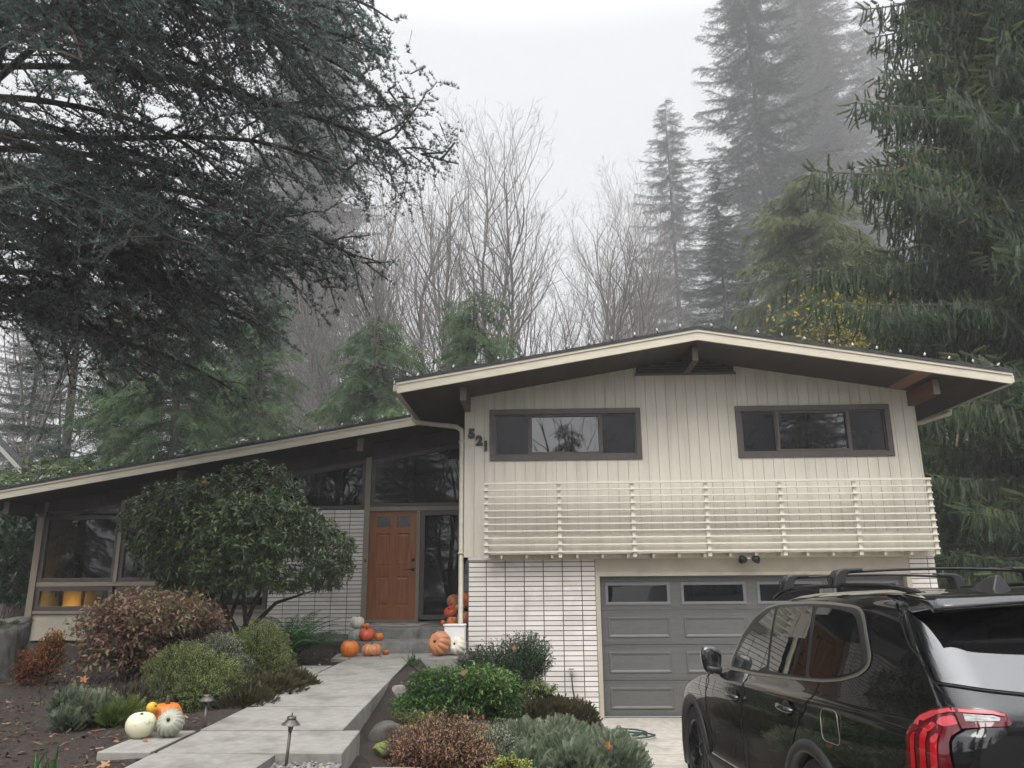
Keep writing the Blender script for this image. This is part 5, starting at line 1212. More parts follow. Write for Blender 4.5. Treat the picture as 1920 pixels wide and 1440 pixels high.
# ------------------------------------------------------------------ light strings
def string(label, pts, step, wob=.0):
    root = empty('light_string', label, 'string lights', pts[0], 'white bulb strings along the roof edges')
    P = [Vector(p) for p in pts]; ln = [0]
    for a, b in zip(P[:-1], P[1:]): ln.append(ln[-1]+(b-a).length)
    def at(s):
        for i in range(len(P)-1):
            if s <= ln[i+1]+1e-6: return P[i].lerp(P[i+1], (s-ln[i])/(ln[i+1]-ln[i]))
        return P[-1]
    w = MB(); n = int(ln[-1]/.09); w.tube([at(ln[-1]*i/n)+Vector((0, 0, -.006-.014*abs(math.sin(i*.75)))) for i in range(n+1)], .005, 5, cap=False); w.build('wire', M['wire'], root)
    first = None; s = step*.5
    while s < ln[-1]:
        p = at(s)
        if first is None:
            b = MB(); b.lathe([(.002, .052), (.008, .046), (.015, .032), (.017, .021), (.012, .007), (.009, .0)], 14); b.lathe([(.012, -.022), (.0125, .0)], 10, m=1); first = b.build('bulb', [M['bulb'], M['wire']], smooth=True); first.parent = root; o = first
        else: o = first.copy(); COL.objects.link(o); o.parent = root
        o.location = p-Vector(pts[0])+Vector((0, 0, .022)); o.rotation_euler = (rng.normal(.25, .2), rng.normal(0, .25), 0); s += step
e = .222
string('white bulb string along the left slope of the gable', [(-2.19, 11.64, zs(-2.19)+e), (XR, 11.64, ZRIDGE+e)], .365)
string('white bulb string along the right slope of the gable', [(XR+.05, 11.64, ZRIDGE+e-.01), (7.35, 11.64, zs(7.35)+e)], .365)
string('white bulb string along the wing roof edge', [(-2.3, 14.18, zs(-2.3)+e), (-10.75, 14.18, zs(-10.75)+e)], .40)
string('short white bulb string along the gutter of the gable eave', [(-2.265, 11.75, zs(-2.2)+.185), (-2.265, 14.1, zs(-2.2)+.185)], .30)

# ------------------------------------------------------------------ neighbour house
def neighbour():
    root = empty('neighbour_house', 'neighbouring house with a steep pale-edged gable at the far left', 'house', (-22, 27, -1.3)); Y = 25.
    a, b = spot(38, 887, Y), spot(0, 846, Y); k = (b.z-a.z)/(b.x-a.x); xe, ze = a.x, a.z; xr = xe-4.2; zr = ze+k*(xr-xe)
    mb = MB(); mb.prism([(2*xr-xe+1.2, -1.3), (xe-2.4, -1.3), (xe-2.4, ze+2.2), (xr, zr-.2), (2*xr-xe+1.2, ze+1.0)], Y+.5, Y+1.2, 'y'); mb.build('wall', mat('neighbour_wall', (.12, .11, .10), (.10, .09, .085), rough=.8), root)
    mb = MB(); mb.prism([(xe, ze), (xr, zr), (2*xr-xe, ze), (2*xr-xe, ze+.2), (xr, zr+.22), (xe, ze+.2)], Y+.05, Y+.49, 'y'); mb.build('roof', M['shingle'], root)
    mb = MB(); mb.prism([(xe+.02, ze-.02), (xr, zr-.02), (xr, zr+.14), (xe+.02, ze+.14)], Y, Y+.045, 'y'); mb.prism([(2*xr-xe, ze-.02), (xr-.001, zr-.02), (xr-.001, zr+.14), (2*xr-xe, ze+.14)], Y, Y+.045, 'y'); mb.build('fascia', mat('neighbour_fascia', (.33, .31, .29), rough=.6), root)
neighbour()
# ------------------------------------------------------------------ black SUV in front of the garage
CAR_X, CAR_Y, CAR_TH, CAR_Z, CAR_SL = 2.717, 3.73, .070, -1.787, .045
def lerp(z, T):
    return float(np.interp(z, [t[0] for t in T], [t[1] for t in T]))
CW = [(.22, .90), (.30, .945), (.45, .978), (.60, .988), (.78, .992), (.93, .988), (1.02, .984), (1.07, .976), (1.095, .962), (1.115, .942), (1.16, .928), (1.30, .893), (1.45, .856), (1.60, .812), (1.66, .790), (1.70, .752), (1.725, .69), (1.74, .60), (1.75, .40), (1.752, .02)]
CR = [(.22, .02), (.32, -.12), (.45, -.20), (.62, -.215), (.72, -.20), (.76, -.155), (.80, -.135), (1.00, -.15), (1.12, -.155), (1.19, -.135), (1.24, -.09), (1.30, -.03), (1.45, .105), (1.60, .245), (1.66, .30), (1.70, .34), (1.725, .40), (1.74, .55), (1.75, .9), (1.752, 1.5)]
CFr = [(.22, 4.85), (.40, 4.98), (.70, 5.02), (.84, 4.93), (.92, 4.82), (1.0, 4.58), (1.06, 4.28), (1.10, 3.95), (1.13, 3.74), (1.16, 3.62), (1.30, 3.30), (1.45, 3.02), (1.60, 2.72), (1.66, 2.58), (1.70, 2.48), (1.725, 2.42), (1.74, 2.35), (1.75, 2.2), (1.752, 1.6)]
def c_bow(y, z=0): return 1-.035*abs((y-2.3)/2.6)**2.6-.022*max(0, y-.9)*min(1, max(0, (z-1.10)/.08))
def c_drop(y, z):                      # the roof falls gently to both ends
    k = min(1, max(0, (z-1.2)/.5)); d = (.030*max(0, (1.6-y)/1.4)**1.6 + .05*max(0, (y-2.2)/1.2)**1.6); return k*d
def car_side(y, z, off=0):
    return Vector((-(lerp(z, CW)*c_bow(y, z)+off), y, z-c_drop(y, z)))
RCZ = [(.22, .25), (.6, .22), (.8, .20), (1.15, .20), (1.3, .17), (1.6, .15), (1.75, .15)]
def outline(z, n=(14, 10, 64, 10, 12)):
    """left half of the plan outline at height z, from the rear centre to the front centre"""
    W, yr, yf, rc = lerp(z, CW), lerp(z, CR), lerp(z, CFr), lerp(z, RCZ); rc = min(rc, W*.8); rf = min(.45, W*.7, (yf-yr)*.3)
    P = []; bw = .055
    xa = W*c_bow(yr+rc)-rc
    for i in range(n[0]): x = xa*i/n[0]; P.append((-x, yr+bw*(x/W)**2))
    y0 = yr+bw*(xa/W)**2
    for i in range(n[1]):
        t = math.pi/2*i/n[1]; P.append((-(xa+rc*math.sin(t)), y0+rc*(1-math.cos(t))))
    ya, yb = y0+rc, yf-rf
    for i in range(n[2]): y = ya+(yb-ya)*i/n[2]; P.append((-W*c_bow(y, z), y))
    Wf = W*c_bow(yb, z)
    for i in range(n[3]):
        t = math.pi/2*i/n[3]; P.append((-(Wf-rf+rf*math.cos(t)), yb+rf*math.sin(t)))
    for i in range(n[4]+1): P.append((-(Wf-rf)*(1-i/n[4]), yf))
    return P
def rear_pt(q, z, off=0):
    """point on the rear and its corner: q 0..1 rear centre to corner, 1..2 round the corner, above 2 metres along the side"""
    W, yr, rc = lerp(z, CW), lerp(z, CR), min(lerp(z, RCZ), lerp(z, CW)*.8); xa = W*c_bow(yr+rc)-rc; bw = .055; y0 = yr+bw*(xa/W)**2
    dz = .0
    if q <= 1: x = xa*q; p = Vector((-x, yr+bw*(x/W)**2-off, z))
    elif q <= 2:
        t = math.pi/2*(q-1); p = Vector((-(xa+(rc+off)*math.sin(t)), y0+rc-(rc+off)*math.cos(t), z))
    else: y = y0+rc+(q-2); p = Vector((-(W*c_bow(y)+off), y, z))
    p.z -= c_drop(p.y, z); return p

def patch(poly, fn, step=(.06, .06), holes=None):
    """fill a 2-D outline, cut it on a grid and bend it onto a surface"""
    bm = bmesh.new(); vs = [bm.verts.new((p[0], p[1], 0)) for p in poly]; bm.faces.new(vs)
    for ax, st in ((0, step[0]), (1, step[1])):
        lo, hi = min(p[ax] for p in poly), max(p[ax] for p in poly); k = math.floor(lo/st)+1
        while k*st < hi:
            co = [0, 0, 0]; no = [0, 0, 0]; co[ax] = k*st; no[ax] = 1
            bmesh.ops.bisect_plane(bm, geom=bm.verts[:]+bm.edges[:]+bm.faces[:], plane_co=co, plane_no=no, dist=1e-5); k += 1
    bmesh.ops.triangulate(bm, faces=[f for f in bm.faces if len(f.verts) > 4])
    for v in bm.verts: v.co = fn(v.co.x, v.co.y)
    bm.verts.ensure_lookup_table(); bm.verts.index_update()
    V = [tuple(v.co) for v in bm.verts]; F = [tuple(v.index for v in f.verts) for f in bm.faces]; bm.free(); return V, F

def smooth_poly(pts, n=6, closed=True):
    """Catmull-Rom through the points"""
    out = []; N = len(pts)
    for i in range(N if closed else N-1):
        p0, p1, p2, p3 = (Vector(pts[(i+k) % N if closed else min(max(i+k, 0), N-1)]) for k in (-1, 0, 1, 2))
        for j in range(n):
            t = j/n; out.append(tuple(.5*((2*p1)+(-p0+p2)*t+(2*p0-5*p1+4*p2-p3)*t*t+(-p0+3*p1-3*p2+p3)*t**3)))
    if not closed: out.append(tuple(pts[-1]))
    return out
def round_poly(pts, r=.03, n=4):
    out = []; N = len(pts)
    for i in range(N):
        p, a, b = Vector(pts[i]), Vector(pts[i-1]), Vector(pts[(i+1) % N]); ra = min(r, (a-p).length*.45); rb = min(r, (b-p).length*.45)
        s, e = p+(a-p).normalized()*ra, p+(b-p).normalized()*rb
        for j in range(n+1):
            t = j/n; out.append(tuple(s*(1-t)**2+p*2*t*(1-t)+e*t*t))
    return out

def inset(poly, d):
    out = []; N = len(poly); area = sum(poly[i-1][0]*poly[i][1]-poly[i][0]*poly[i-1][1] for i in range(N)); sg = 1 if area > 0 else -1
    for i in range(N):
        a, p, b = Vector(poly[i-1]), Vector(poly[i]), Vector(poly[(i+1) % N]); u = (p-a); w = (b-p)
        if u.length < 1e-7 or w.length < 1e-7: out.append(tuple(p)); continue
        u.normalize(); w.normalize(); n_ = Vector((-u.y-w.y, u.x+w.x)); n_ = n_.normalized() if n_.length > 1e-6 else Vector((-u.y, u.x)); k = max(.5, n_.dot(Vector((-u.y, u.x))))
        out.append(tuple(p+n_*sg*d/k))
    return out

CM = {}
def carpaint():
    m = mat('black_car_paint', (.003, .0031, .0036), rough=.25, spec=.15, coat=1.0); m.node_tree.nodes['Principled BSDF'].inputs['Coat Roughness'].default_value = .012; m.node_tree.nodes['Principled BSDF'].inputs['Coat IOR'].default_value = 1.75; return m
CM['paint'] = carpaint()
CM['cladding'] = mat('black_plastic', (.018, .018, .019), rough=.45, bump=.05, bscale=300)
CM['glass'] = mat('tinted_car_glass', (.004, .005, .0045), rough=.01, ior=2.1)
CM['frontglass'] = mat('lighter_car_glass', (.035, .045, .038), (.02, .026, .024), rough=.01, ior=2.1, scale=2)
CM['trim'] = mat('satin_dark_chrome', (.30, .28, .25), rough=.34, metal=.7)
CM['rubber'] = mat('tyre_rubber', (.012, .012, .012), rough=.8, bump=.3, bscale=60)
CM['rim'] = mat('dark_alloy', (.035, .036, .04), rough=.25, metal=.8)
CM['red'] = mat('red_lamp_lens', (.42, .004, .012), rough=.08, coat=1, spec=.6)
CM['darkred'] = mat('dark_red_lamp_lens', (.10, .004, .008), rough=.06, coat=1)
CM['pinkred'] = mat('light_red_lamp_lens', (.55, .06, .075), rough=.08, coat=1)
CM['clearlens'] = mat('clear_lamp_lens', (.55, .55, .55), (.25, .25, .26), rough=.05, coat=1, scale=30, stretch=(1, 1, 4))
CM['gap'] = mat('panel_gap', (.001, .001, .001), rough=.9)
CM['rearglass'] = mat('rear_window_glass', (.005, .005, .006), rough=.012, ior=2.5)

def suv():
    root = empty('suv', 'shiny black SUV with roof bars parked on the driveway facing the garage', 'car')
    mk = lambda mb, name, m, parent=None, smooth=True: (lambda o: o)(mb.build(name, m, parent or root, smooth=smooth, world=False))
    # body: plan outlines stacked by height, both halves
    zl = sorted(set([z for z, _ in CW]) | {.26, .36, .52, .66, .70, .74, .78, .84, .88, .90, .96, 1.05, 1.07, 1.10, 1.13, 1.145, 1.19, 1.22, 1.26, 1.35, 1.40, 1.50, 1.55, 1.63, 1.68, 1.712, 1.733, 1.746})
    rows = []
    for z in zl:
        h = outline(z); full = h+[(-x, y) for x, y in h[::-1][1:-1]]; rows.append([(x, y, z-c_drop(y, z)) for x, y in full])
    n = len(rows[0]); V = [p for r in rows for p in r]
    wheels = [(1.42, .385), (4.22, .385)]
    F = []
    for i in range(len(rows)-1):
        for k in range(n):
            f = (i*n+k, i*n+(k+1) % n, (i+1)*n+(k+1) % n, (i+1)*n+k); c = sum((Vector(V[j]) for j in f), Vector())/4
            if abs(c.x) > .72 and any((c.y-wy)**2+(c.z-wz)**2 < .425**2 for wy, wz in wheels): continue
            F.append(f)
    F.append(tuple((len(rows)-1)*n+k for k in range(n)))
    # crease along the shoulder: push the flank in a little below it
    V2 = []
    for (x, y, z) in V:
        if abs(x) > .6 and .5 < y < 4.7:
            d = .018*math.exp(-((z-.60)/.13)**2)-.010*math.exp(-((z-1.03)/.05)**2)
            x -= math.copysign(d, x)*min(1, (y-.5)/.4)
        V2.append((x, y, z))
    mb = MB(); mb.add(V2, F); body = mk(mb, 'body', CM['paint'])
    for s in (-1, 1):
        mp = lambda v: tuple((v[0]*-s, v[1], v[2])) if True else v
        # wheel wells, arch trim, sill
        for wy, wz in wheels:
            a = MB(); arc = [R(d) for d in range(-28, 209, 6)]
            V = []
            for t in arc:
                for r_, dx in ((.405, -.06), (.412, .010), (.425, .018), (.478, .016), (.490, -.006)):
                    y, z = wy+r_*math.cos(t), wz+r_*math.sin(t); b = lerp(min(z, .9), CW)*c_bow(y)
                    V.append((s*(max(b, .955)+dx), y, max(z, .20)))
            k = 5; Fq = [(i*k+j, i*k+j+1, (i+1)*k+j+1, (i+1)*k+j) for i in range(len(arc)-1) for j in range(k-1)]
            a.add(V, Fq); mk(a, 'wheel_arch_trim', CM['cladding'])
            w = MB(); w.lathe([(.47, 0), (.47, .34), (.002, .34)], 32, Matrix.Translation((s*.95, wy, wz)) @ Matrix.Rotation(R(-90*s), 4, 'Y'), cap=False); mk(w, 'wheel_well', CM['gap'])
        a = MB(); V = []; ys = np.linspace(1.86, 3.78, 20)
        for y in ys:
            for z, dx in ((.20, -.03), (.24, .016), (.40, .022), (.43, .004)): V.append((s*(lerp(z, CW)*c_bow(y)+dx), y, z))
        a.add(V, [(i*4+j, i*4+j+1, (i+1)*4+j+1, (i+1)*4+j) for i in range(19) for j in range(3)]); mk(a, 'sill_trim', CM['cladding'])
    def both(fn):
        for s in (-1, 1): fn(s)
    def flip(V, s): return [(v[0]*(-s), v[1], v[2]) for v in V]       # builders work on the left (x < 0)
    # side windows
    fw = round_poly([(3.13, 1.185), (3.07, 1.27), (2.87, 1.425), (2.62, 1.545), (2.37, 1.632), (2.285, 1.640), (2.285, 1.235), (2.36, 1.225), (2.47, 1.192)], .02)
    rw = round_poly([(2.225, 1.645), (1.87, 1.652), (1.575, 1.650), (1.56, 1.215), (2.23, 1.212), (2.245, 1.40)], .025)
    qw = round_poly([(1.515, 1.648), (1.17, 1.632), (.98, 1.612), (.915, 1.57), (.80, 1.37), (.815, 1.315), (1.03, 1.262), (1.25, 1.238), (1.50, 1.222)], .05)
    outer = round_poly([(3.24, 1.157), (2.50, 1.160), (1.66, 1.190), (1.315, 1.206), (1.05, 1.232), (.84, 1.275), (.735, 1.325), (.712, 1.39), (.845, 1.60), (.905, 1.645), (1.0, 1.660), (1.32, 1.676), (1.66, 1.686), (2.22, 1.684), (2.50, 1.662), (2.78, 1.590), (3.01, 1.455), (3.20, 1.27)], .05)
    band = round_poly([(3.19, 1.175), (2.50, 1.178), (1.66, 1.207), (1.315, 1.222), (1.06, 1.247), (.86, 1.29), (.765, 1.335), (.745, 1.39), (.87, 1.59), (.92, 1.632), (1.0, 1.646), (1.32, 1.661), (1.66, 1.669), (2.22, 1.668), (2.48, 1.648), (2.75, 1.578), (2.98, 1.442), (3.14, 1.275)], .05)
    wide = lambda y: .004
    def side_patch(poly, name, m, off, parent=None, lab=None):
        for s in (-1, 1):
            V, Fp = patch(poly, lambda y, z: car_side(y, z, off), (.08, .05)); mb = MB(); mb.add(flip(V, s if s == -1 else 1) if s == 1 else V, Fp); o = mk(mb, name, m, parent, smooth=False)
    side_patch(outer, 'window_trim', CM['trim'], .005)
    side_patch(band, 'window_surround', CM['cladding'], .009)
    side_patch(fw, 'front_window', CM['frontglass'], .0125); side_patch(rw, 'rear_side_window', CM['glass'], .0125); side_patch(qw, 'quarter_window', CM['glass'], .0125)
    # shut lines and fuel flap
    def line(pts, fn, w=.004, off=.0035, name='shut_line', mirror=True):
        for s in ((-1, 1) if mirror else (-1,)):
            mb = MB(); P = [fn(*p, off*.2) for p in pts]; P = [Vector((p.x*(-s), p.y, p.z)) for p in P]; mb.tube(P, w, 5); mk(mb, name, CM['gap'])
    sd = lambda y, z, o: car_side(y, z, o)
    line(smooth_poly([(2.665, 1.155), (2.64, 1.06), (2.66, .9), (2.70, .6), (2.70, .42)], 5, False), sd)
    line(smooth_poly([(1.355, 1.20), (1.40, 1.12), (1.48, 1.04), (1.56, .95), (1.66, .83), (1.76, .70)], 5, False), sd)
    line(smooth_poly([(3.60, 1.10), (3.66, .95), (3.70, .7), (3.68, .45)], 5, False), sd)
    fl = round_poly([(1.215, 1.075), (1.0, 1.075), (.975, .90), (1.21, .90)], .05); mb = MB(); P = [car_side(y, z, .001) for y, z in fl]; mb.tube(P+[P[0]], .0022, 5); mk(mb, 'fuel_flap', CM['trim'])
    # shoulder crease highlight: a fine raised fold
    # handles
    for s in (-1, 1):
        for yc, zc in ((2.80, .99), (1.71, 1.02)):
            h = MB(); P = []
            for t in np.linspace(-1, 1, 9): p = car_side(yc-t*.125, zc-.008*t, .014+.030*(1-t**4)); P.append((p.x*(-s), p.y, p.z))
            h.tube(P, [.012, .017, .019, .02, .02, .02, .019, .017, .012], 8); mk(h, 'door_handle', CM['paint'])
            h = MB(); p = car_side(yc+.02, zc-.005, .0); h.lathe([(.001, .004), (.03, .006), (.05, .003)], 18, Matrix.Translation((p.x*(-s), p.y, p.z)) @ Matrix.Rotation(R(-90*(-s)), 4, 'Y') @ Matrix.Scale(1.5, 4, (0, 1, 0))); mk(h, 'handle_cup', CM['gap'])
    # mirrors
    for s in (-1, 1):
        m = MB(); me = bmesh.new(); bmesh.ops.create_uvsphere(me, u_segments=24, v_segments=16, radius=1)
        V = []
        for v in me.verts:
            x, y, z = (math.copysign(abs(c)**.72, c) for c in v.co); f = 1 if y > 0 else .35
            V.append((-(1.000+.085*x*(1+.18*z)), 3.33+.11*y*f, 1.225+.112*z*(1+.1*x)))
        me.verts.index_update(); Fm = [tuple(v.index for v in f.verts) for f in me.faces]; me.free(); m.add([(v[0]*(-s), v[1], v[2]) for v in V], Fm); mr = mk(m, 'wing_mirror', CM['paint'])
        m = MB(); m.tube([(-.93*(-s), 3.30, 1.135), (-1.0*(-s), 3.31, 1.15), (-1.05*(-s), 3.32, 1.165)], [.035, .028, .03], 8); mk(m, 'mirror_foot', CM['cladding'], mr)
        m = MB(); P = [Vector((-(1.000+.088*math.cos(t))*(-s), 3.35+.085*math.sin(t), 1.26)) for t in np.linspace(-.2, 2.2, 9)]; m.tube(P, .006, 5); mk(m, 'highlight_band', CM['trim'], mr)  # bright band modelled in for the chrome-like highlight on the mirror shell
    # roof rails, bars, fin
    for s in (-1, 1):
        m = MB(); pts = [(.46, 1.700), (.60, 1.722), (.80, 1.748), (1.0, 1.762), (1.45, 1.778), (1.97, 1.782), (2.25, 1.775), (2.44, 1.757), (2.58, 1.715)]
        m.tube([(s*(.655+.08*max(0, (abs(y-1.5)-.85))), y, z) for y, z in smooth_poly(pts, 4, False)], .0155, 8); mk(m, 'roof_rail', CM['rim'])
    for yb in (1.47, 2.33):
        zt = 1.86; b = MB(); P = []
        for t in np.linspace(-1, 1, 25): P.append((.60*t, yb, zt+.020*(1-t*t)))
        V = []
        for p in P:
            for k in range(10):
                a = 6.283*k/10; V.append((p[0], p[1]+.030*math.cos(a), p[2]+.0095*math.sin(a)))
        b.add(V, [(i*10+k, i*10+(k+1) % 10, (i+1)*10+(k+1) % 10, (i+1)*10+k) for i in range(24) for k in range(10)]+[tuple(range(9, -1, -1)), tuple(240+k for k in range(10))])
        bar = mk(b, 'roof_bar', CM['cladding'])
        for s in (-1, 1):
            f = MB(); prof = [(.708, 1.765), (.700, 1.80), (.690, 1.845), (.665, 1.876), (.62, 1.886), (.50, 1.888), (.50, 1.862), (.585, 1.858), (.612, 1.84), (.622, 1.80), (.625, 1.762)]
            f.prism([(s*x, z) for x, z in prof], yb-.052, yb+.052, 'y'); o = mk(f, 'bar_foot', CM['cladding'], bar, smooth=False); bv = o.modifiers.new('soft_edges', 'BEVEL'); bv.width = .014; bv.segments = 3; bv.limit_method = 'ANGLE'; bv.angle_limit = R(25)
            f = MB(); f.tube([Vector((s*(.7025+.004), yb+.035*math.cos(t), 1.812+.030*math.sin(t))) for t in np.linspace(0, 6.283, 21)], .003, 5); mk(f, 'cover_seam', CM['gap'], bar)
    f = MB(); zf = 1.742-c_drop(.62, 1.742)
    f.add([(-.31, .44, zf-.01), (-.20, .44, zf-.01), (-.225, .70, zf-.005), (-.285, .70, zf-.005), (-.269, .46, zf+.07), (-.241, .46, zf+.07), (-.247, .54, zf+.066), (-.263, .54, zf+.066)], [(0, 1, 5, 4), (1, 2, 6, 5), (2, 3, 7, 6), (3, 0, 4, 7), (4, 5, 6, 7)]); o = mk(f, 'antenna_fin', CM['cladding'], smooth=False); bv = o.modifiers.new('soft_edges', 'BEVEL'); bv.width = .01; bv.segments = 2
    # rear: window, spoiler, pillar fillers, seams, lamps
    zb = lambda q: float(np.interp(q, [0, .5, .8, 1.0, 1.4, 1.8], [1.240, 1.255, 1.272, 1.288, 1.304, 1.315]))
    gl = [(q, zb(abs(q))) for q in np.linspace(-1.80, 1.80, 37)]+[(1.79, 1.45), (1.77, 1.60), (1.77, 1.665)]+[(q, 1.668) for q in np.linspace(1.6, -1.6, 13)]+[(-1.77, 1.665), (-1.77, 1.60), (-1.79, 1.45)]
    mir = lambda q, z, off: (lambda p: Vector((p.x*(-1 if q < 0 else 1), p.y, p.z)))(rear_pt(abs(q), z, off))
    V, Fp = patch(gl, lambda q, z: mir(q, z, .006), (.08, .04)); g = MB(); g.add(V, Fp); rg = mk(g, 'rear_window', CM['rearglass'])
    for s in (-1, 1):
        pl = [(s*1.80, 1.312), (s*1.83, 1.322), (s*1.93, 1.38), (s*2.015, 1.46), (s*2.035, 1.56), (s*2.04, 1.63), (s*1.785, 1.668), (s*1.78, 1.60), (s*1.80, 1.45)]
        V, Fp = patch(pl, lambda q, z: mir(q, z, .009), (.08, .04)); g = MB(); g.add(V, Fp); mk(g, 'window_pillar_cover', CM['glass'])
    line([(0.02, zb(0)-.012)]+[(q, zb(q)-.012) for q in np.linspace(.1, 1.80, 18)], lambda q, z, o: rear_pt(q, z, .004), .005, name='tailgate_seam')
    line(smooth_poly([(2.03, 1.715), (2.055, 1.66), (2.05, 1.56), (2.03, 1.45), (1.88, 1.335), (1.68, 1.225), (1.60, 1.15)], 6, False), lambda q, z, o: rear_pt(q, z, .004), .0055, name='tailgate_seam')
    # spoiler
    sp = MB(); xs = np.linspace(-.80, .80, 33); V = []
    for x in xs:
        u = abs(x)/.80; e = 1-.20*u**3
        y0, z0 = .62, 1.735-.018*u**2-c_drop(.62, 1.735)
        yt = .055+.11*u**2.5; zt = 1.672-.035*u**2
        zlow = zt-.030+.0*u
        sec = [(y0, z0+.004), (.40, 1.722-.022*u**2), (.22, 1.704-.028*u**2), (yt, zt), (yt+.006, zlow), (.20, 1.655-.03*u**2), (.36, 1.640-.03*u**2)]
        for y, z in sec: V.append((x, y, z))
    k = 7; sp.add(V, [(i*k+j, i*k+(j+1) % k, (i+1)*k+(j+1) % k, (i+1)*k+j) for i in range(32) for j in range(k)]+[tuple(range(k)), tuple(32*k+j for j in range(k-1, -1, -1))]); o = mk(sp, 'roof_spoiler', CM['paint'], smooth=True); 
    # tail lamps: outer column wrapping the corner and a short arm across the tailgate
    lampf = lambda q, z, off: rear_pt(q, z, off)
    for s in (-1, 1):
        m_ = lambda V: [(v[0]*(-s), v[1], v[2]) for v in V]
        def lp(poly, name, mt, off, parent, r=.03):
            V, Fp = patch(round_poly(poly, r), lambda q, z: rear_pt(q, z, off), (.07, .05)); b = MB(); b.add(m_([tuple(v) for v in V]), Fp); return mk(b, name, mt, parent)
        lamp_ = lp([(2.185, 1.09), (2.145, 1.150), (2.03, 1.190), (1.72, 1.209), (1.18, 1.206), (1.04, 1.195), (.98, 1.150), (1.05, 1.143), (1.30, 1.139), (1.58, 1.127), (1.67, 1.095), (1.665, 1.04), (1.63, .96), (1.60, .78), (2.17, .78), (2.19, .95)], 'tail_lamp', CM['darkred'], .012, None, .035)
        lp([(2.16, 1.115), (2.12, 1.150), (2.02, 1.184), (1.72, 1.203), (1.66, 1.203), (1.64, 1.190), (1.74, 1.188), (1.98, 1.168), (2.08, 1.135), (2.12, 1.108)], 'upper_lens', CM['pinkred'], .0155, lamp_, .01)
        lp([(1.60, 1.203), (1.18, 1.200), (1.05, 1.189), (1.06, 1.181), (1.20, 1.190), (1.60, 1.191)], 'upper_lens', CM['pinkred'], .0155, lamp_, .006)
        lp([(1.96, 1.135), (1.90, 1.160), (1.72, 1.174), (1.66, 1.172), (1.62, 1.143), (1.70, 1.135), (1.84, 1.125)], 'inner_lens', CM['pinkred'], .0155, lamp_, .01)
        for qa, qb, zt in ((2.108, 2.145, 1.085), (2.02, 2.068, 1.115), (1.83, 1.96, 1.10)):
            lp([(qa, .78), (qb, .78), (qb, zt-.02), (qa+.004, zt)], 'light_bar', CM['red'], .0165, lamp_, .02)
        lp([(2.068, 1.10), (2.02, 1.137), (1.95, 1.13), (2.02, 1.095)], 'light_bar', CM['red'], .0168, lamp_, .01)
        lp([(1.55, 1.186), (1.20, 1.184), (1.12, 1.176), (1.14, 1.163), (1.30, 1.160), (1.53, 1.156)], 'reversing_lamp', CM['clearlens'], .0165, lamp_, .008)
        g = MB(); g.tube([(lambda p: (p.x*(-s), p.y, p.z))(rear_pt(q, z, .014)) for q, z in ((1.70, 1.212), (1.65, 1.17), (1.59, 1.125))], .0045, 5); mk(g, 'lens_split', CM['gap'], lamp_)
    # lower tailgate recess with plate area, bumper trim
    b = MB(); V, Fp = patch([(-1.3, .36), (1.3, .36), (1.2, .60), (-1.2, .60)], lambda q, z: mir(q, z, .008), (.1, .05)); b.add(V, Fp); mk(b, 'rear_bumper', CM['cladding'])
    # wheels
    for s in (-1, 1):
        for wy, wz in wheels:
            Mx = Matrix.Translation((s*.845, wy, wz)) @ Matrix.Rotation(R(90*s), 4, 'Y')
            t = MB(); t.lathe([(.262, -.11), (.34, -.118), (.372, -.10), (.382, -.05), (.382, .05), (.372, .10), (.34, .118), (.262, .112), (.255, .09)], 56, Mx, cap=False); ty = mk(t, 'wheel', CM['rubber'])
            r_ = MB(); r_.lathe([(.262, .108), (.255, .115), (.242, .10), (.232, .03), (.225, -.05)], 48, Mx, cap=False); r_.lathe([(.225, -.05), (.10, -.05), (.03, -.05)], 32, Mx, cap=False)
            r_.lathe([(.062, .05), (.058, .075), (.035, .082), (.0, .083)], 20, Mx)
            for k in range(9):
                a = k*6.283/9
                for da in (-.10, .10):
                    c0, c1 = a+da*.5, a+da*1.5; p0 = Vector((math.cos(c0)*.055, math.sin(c0)*.055, .070)); p1 = Vector((math.cos(c1)*.243, math.sin(c1)*.243, .098)); d = (p1-p0); sd_ = Vector((-math.sin(a), math.cos(a), 0))*.0085
                    V = [p0+sd_, p0-sd_, p1-sd_*1.2, p1+sd_*1.2]; V += [v-Vector((0, 0, .03)) for v in V]; r_.add([tuple(Mx @ v) for v in V], [(0, 1, 2, 3), (4, 7, 6, 5), (0, 4, 5, 1), (1, 5, 6, 2), (2, 6, 7, 3), (3, 7, 4, 0)])
            mk(r_, 'rim', CM['rim'], ty, smooth=False)
    # windscreen
    w = MB(); V = []; zz = np.linspace(1.17, 1.63, 8)
    for z in zz:
        yf, W = lerp(z, CFr), lerp(z, CW)*.86
        for x in np.linspace(-W, W, 9): V.append((x, yf+.006-.10*(abs(x)/W)**3, z-c_drop(yf, z)+.006))
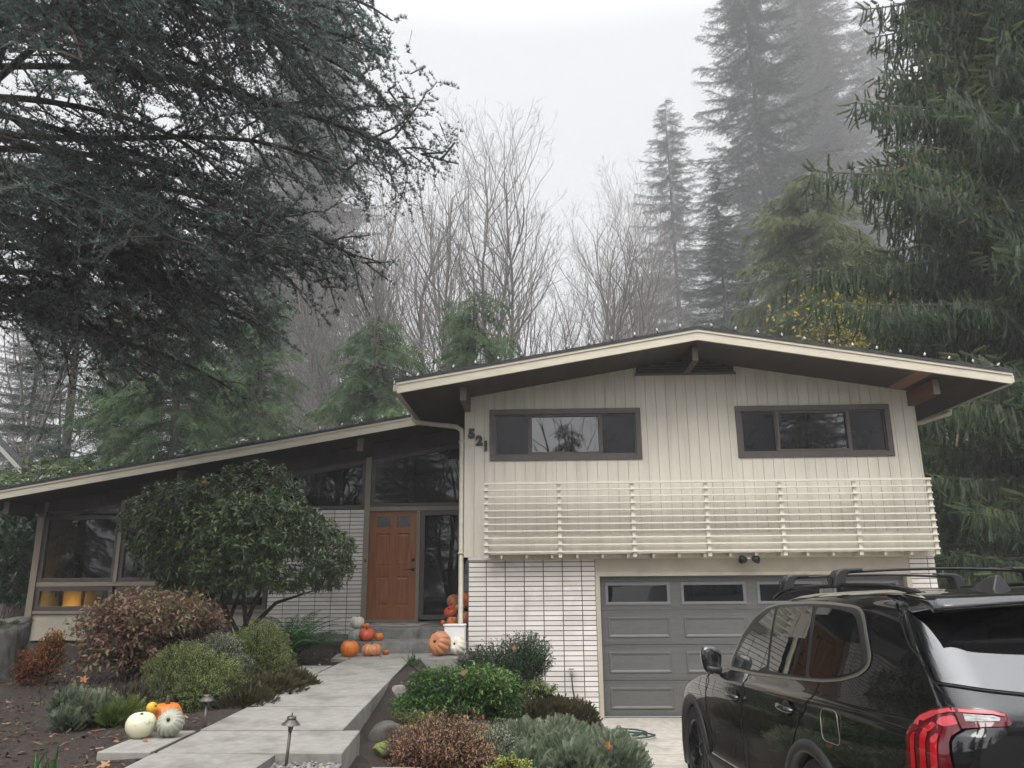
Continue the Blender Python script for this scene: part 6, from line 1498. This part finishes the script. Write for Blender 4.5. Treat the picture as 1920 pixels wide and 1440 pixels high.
    w.add(V, [(i*9+j, i*9+j+1, (i+1)*9+j+1, (i+1)*9+j) for i in range(7) for j in range(8)]); mk(w, 'windscreen', CM['frontglass'])
    root.location = (CAR_X, CAR_Y, CAR_Z); root.rotation_euler = (-math.atan(CAR_SL), 0, CAR_TH)
    return root
suv()
# ------------------------------------------------------------------ the far side of the street, seen in the window reflections
b1 = bare_tree('maple_tree', 'bare maple across the street behind the viewer', (-6, -24, -1.3), 15, stems=5, spread=.4, r0=.22, seed=21, levels=3, group='trees across the street')
for lab, loc, k in (('second bare maple across the street behind the viewer', (4.5, -27, -1.3), 1.1), ('bare maple farthest along the street behind the viewer', (12, -25, -1.3), .9), ('bare maple opposite the wing behind the viewer', (-16, -26, -1.3), 1.15)):
    c = copy_tree(b1); c.location = loc; c.scale = (k, k, k); c.rotation_euler = (0, 0, k*5); c['label'] = lab
for lab, loc, k, src in (('dark fir across the street to the left behind the viewer', (-24, -30, -1.3), .42, tall), ('dark fir across the street behind the viewer', (-11, -34, -1.3), .36, tall), ('dark fir across the street to the right behind the viewer', (20, -32, -1.3), .40, tall)):
    c = copy_tree(src); c.location = loc; c.scale = (k, k, k); c.rotation_euler = (0, 0, k*9); c['label'] = lab; c['group'] = 'trees across the street'

cedar0 = [o for o in bpy.data.objects if o.get('label', '').startswith('olive cedar filling')][0]
for lab, loc, k in (('dense cedar across the street facing the picture windows', (-21, -5, -1.3), 1.0), ('second dense cedar across the street facing the picture windows', (-28, -12, -1.3), 1.15), ('third dense cedar far along the street to the left', (-36, -18, -1.3), 1.2), ('dense cedar across the street opposite the entrance door', (-8, -21, -1.3), .95),
                    ('dense cedar across the street opposite the garage', (2, -20.5, -1.3), .8), ('dense cedar across the street right of the driveway', (9, -21, -1.3), .9), ('dense cedar across the street at its right end', (17, -22, -1.3), 1.0), ('dense cedar across the street between the entrance and the windows', (-15, -22, -1.3), .9)):
    c = copy_tree(cedar0); c.location = loc; c.scale = (k, k, k); c.rotation_euler = (0, 0, loc[0]); c['label'] = lab; c['group'] = 'trees across the street'
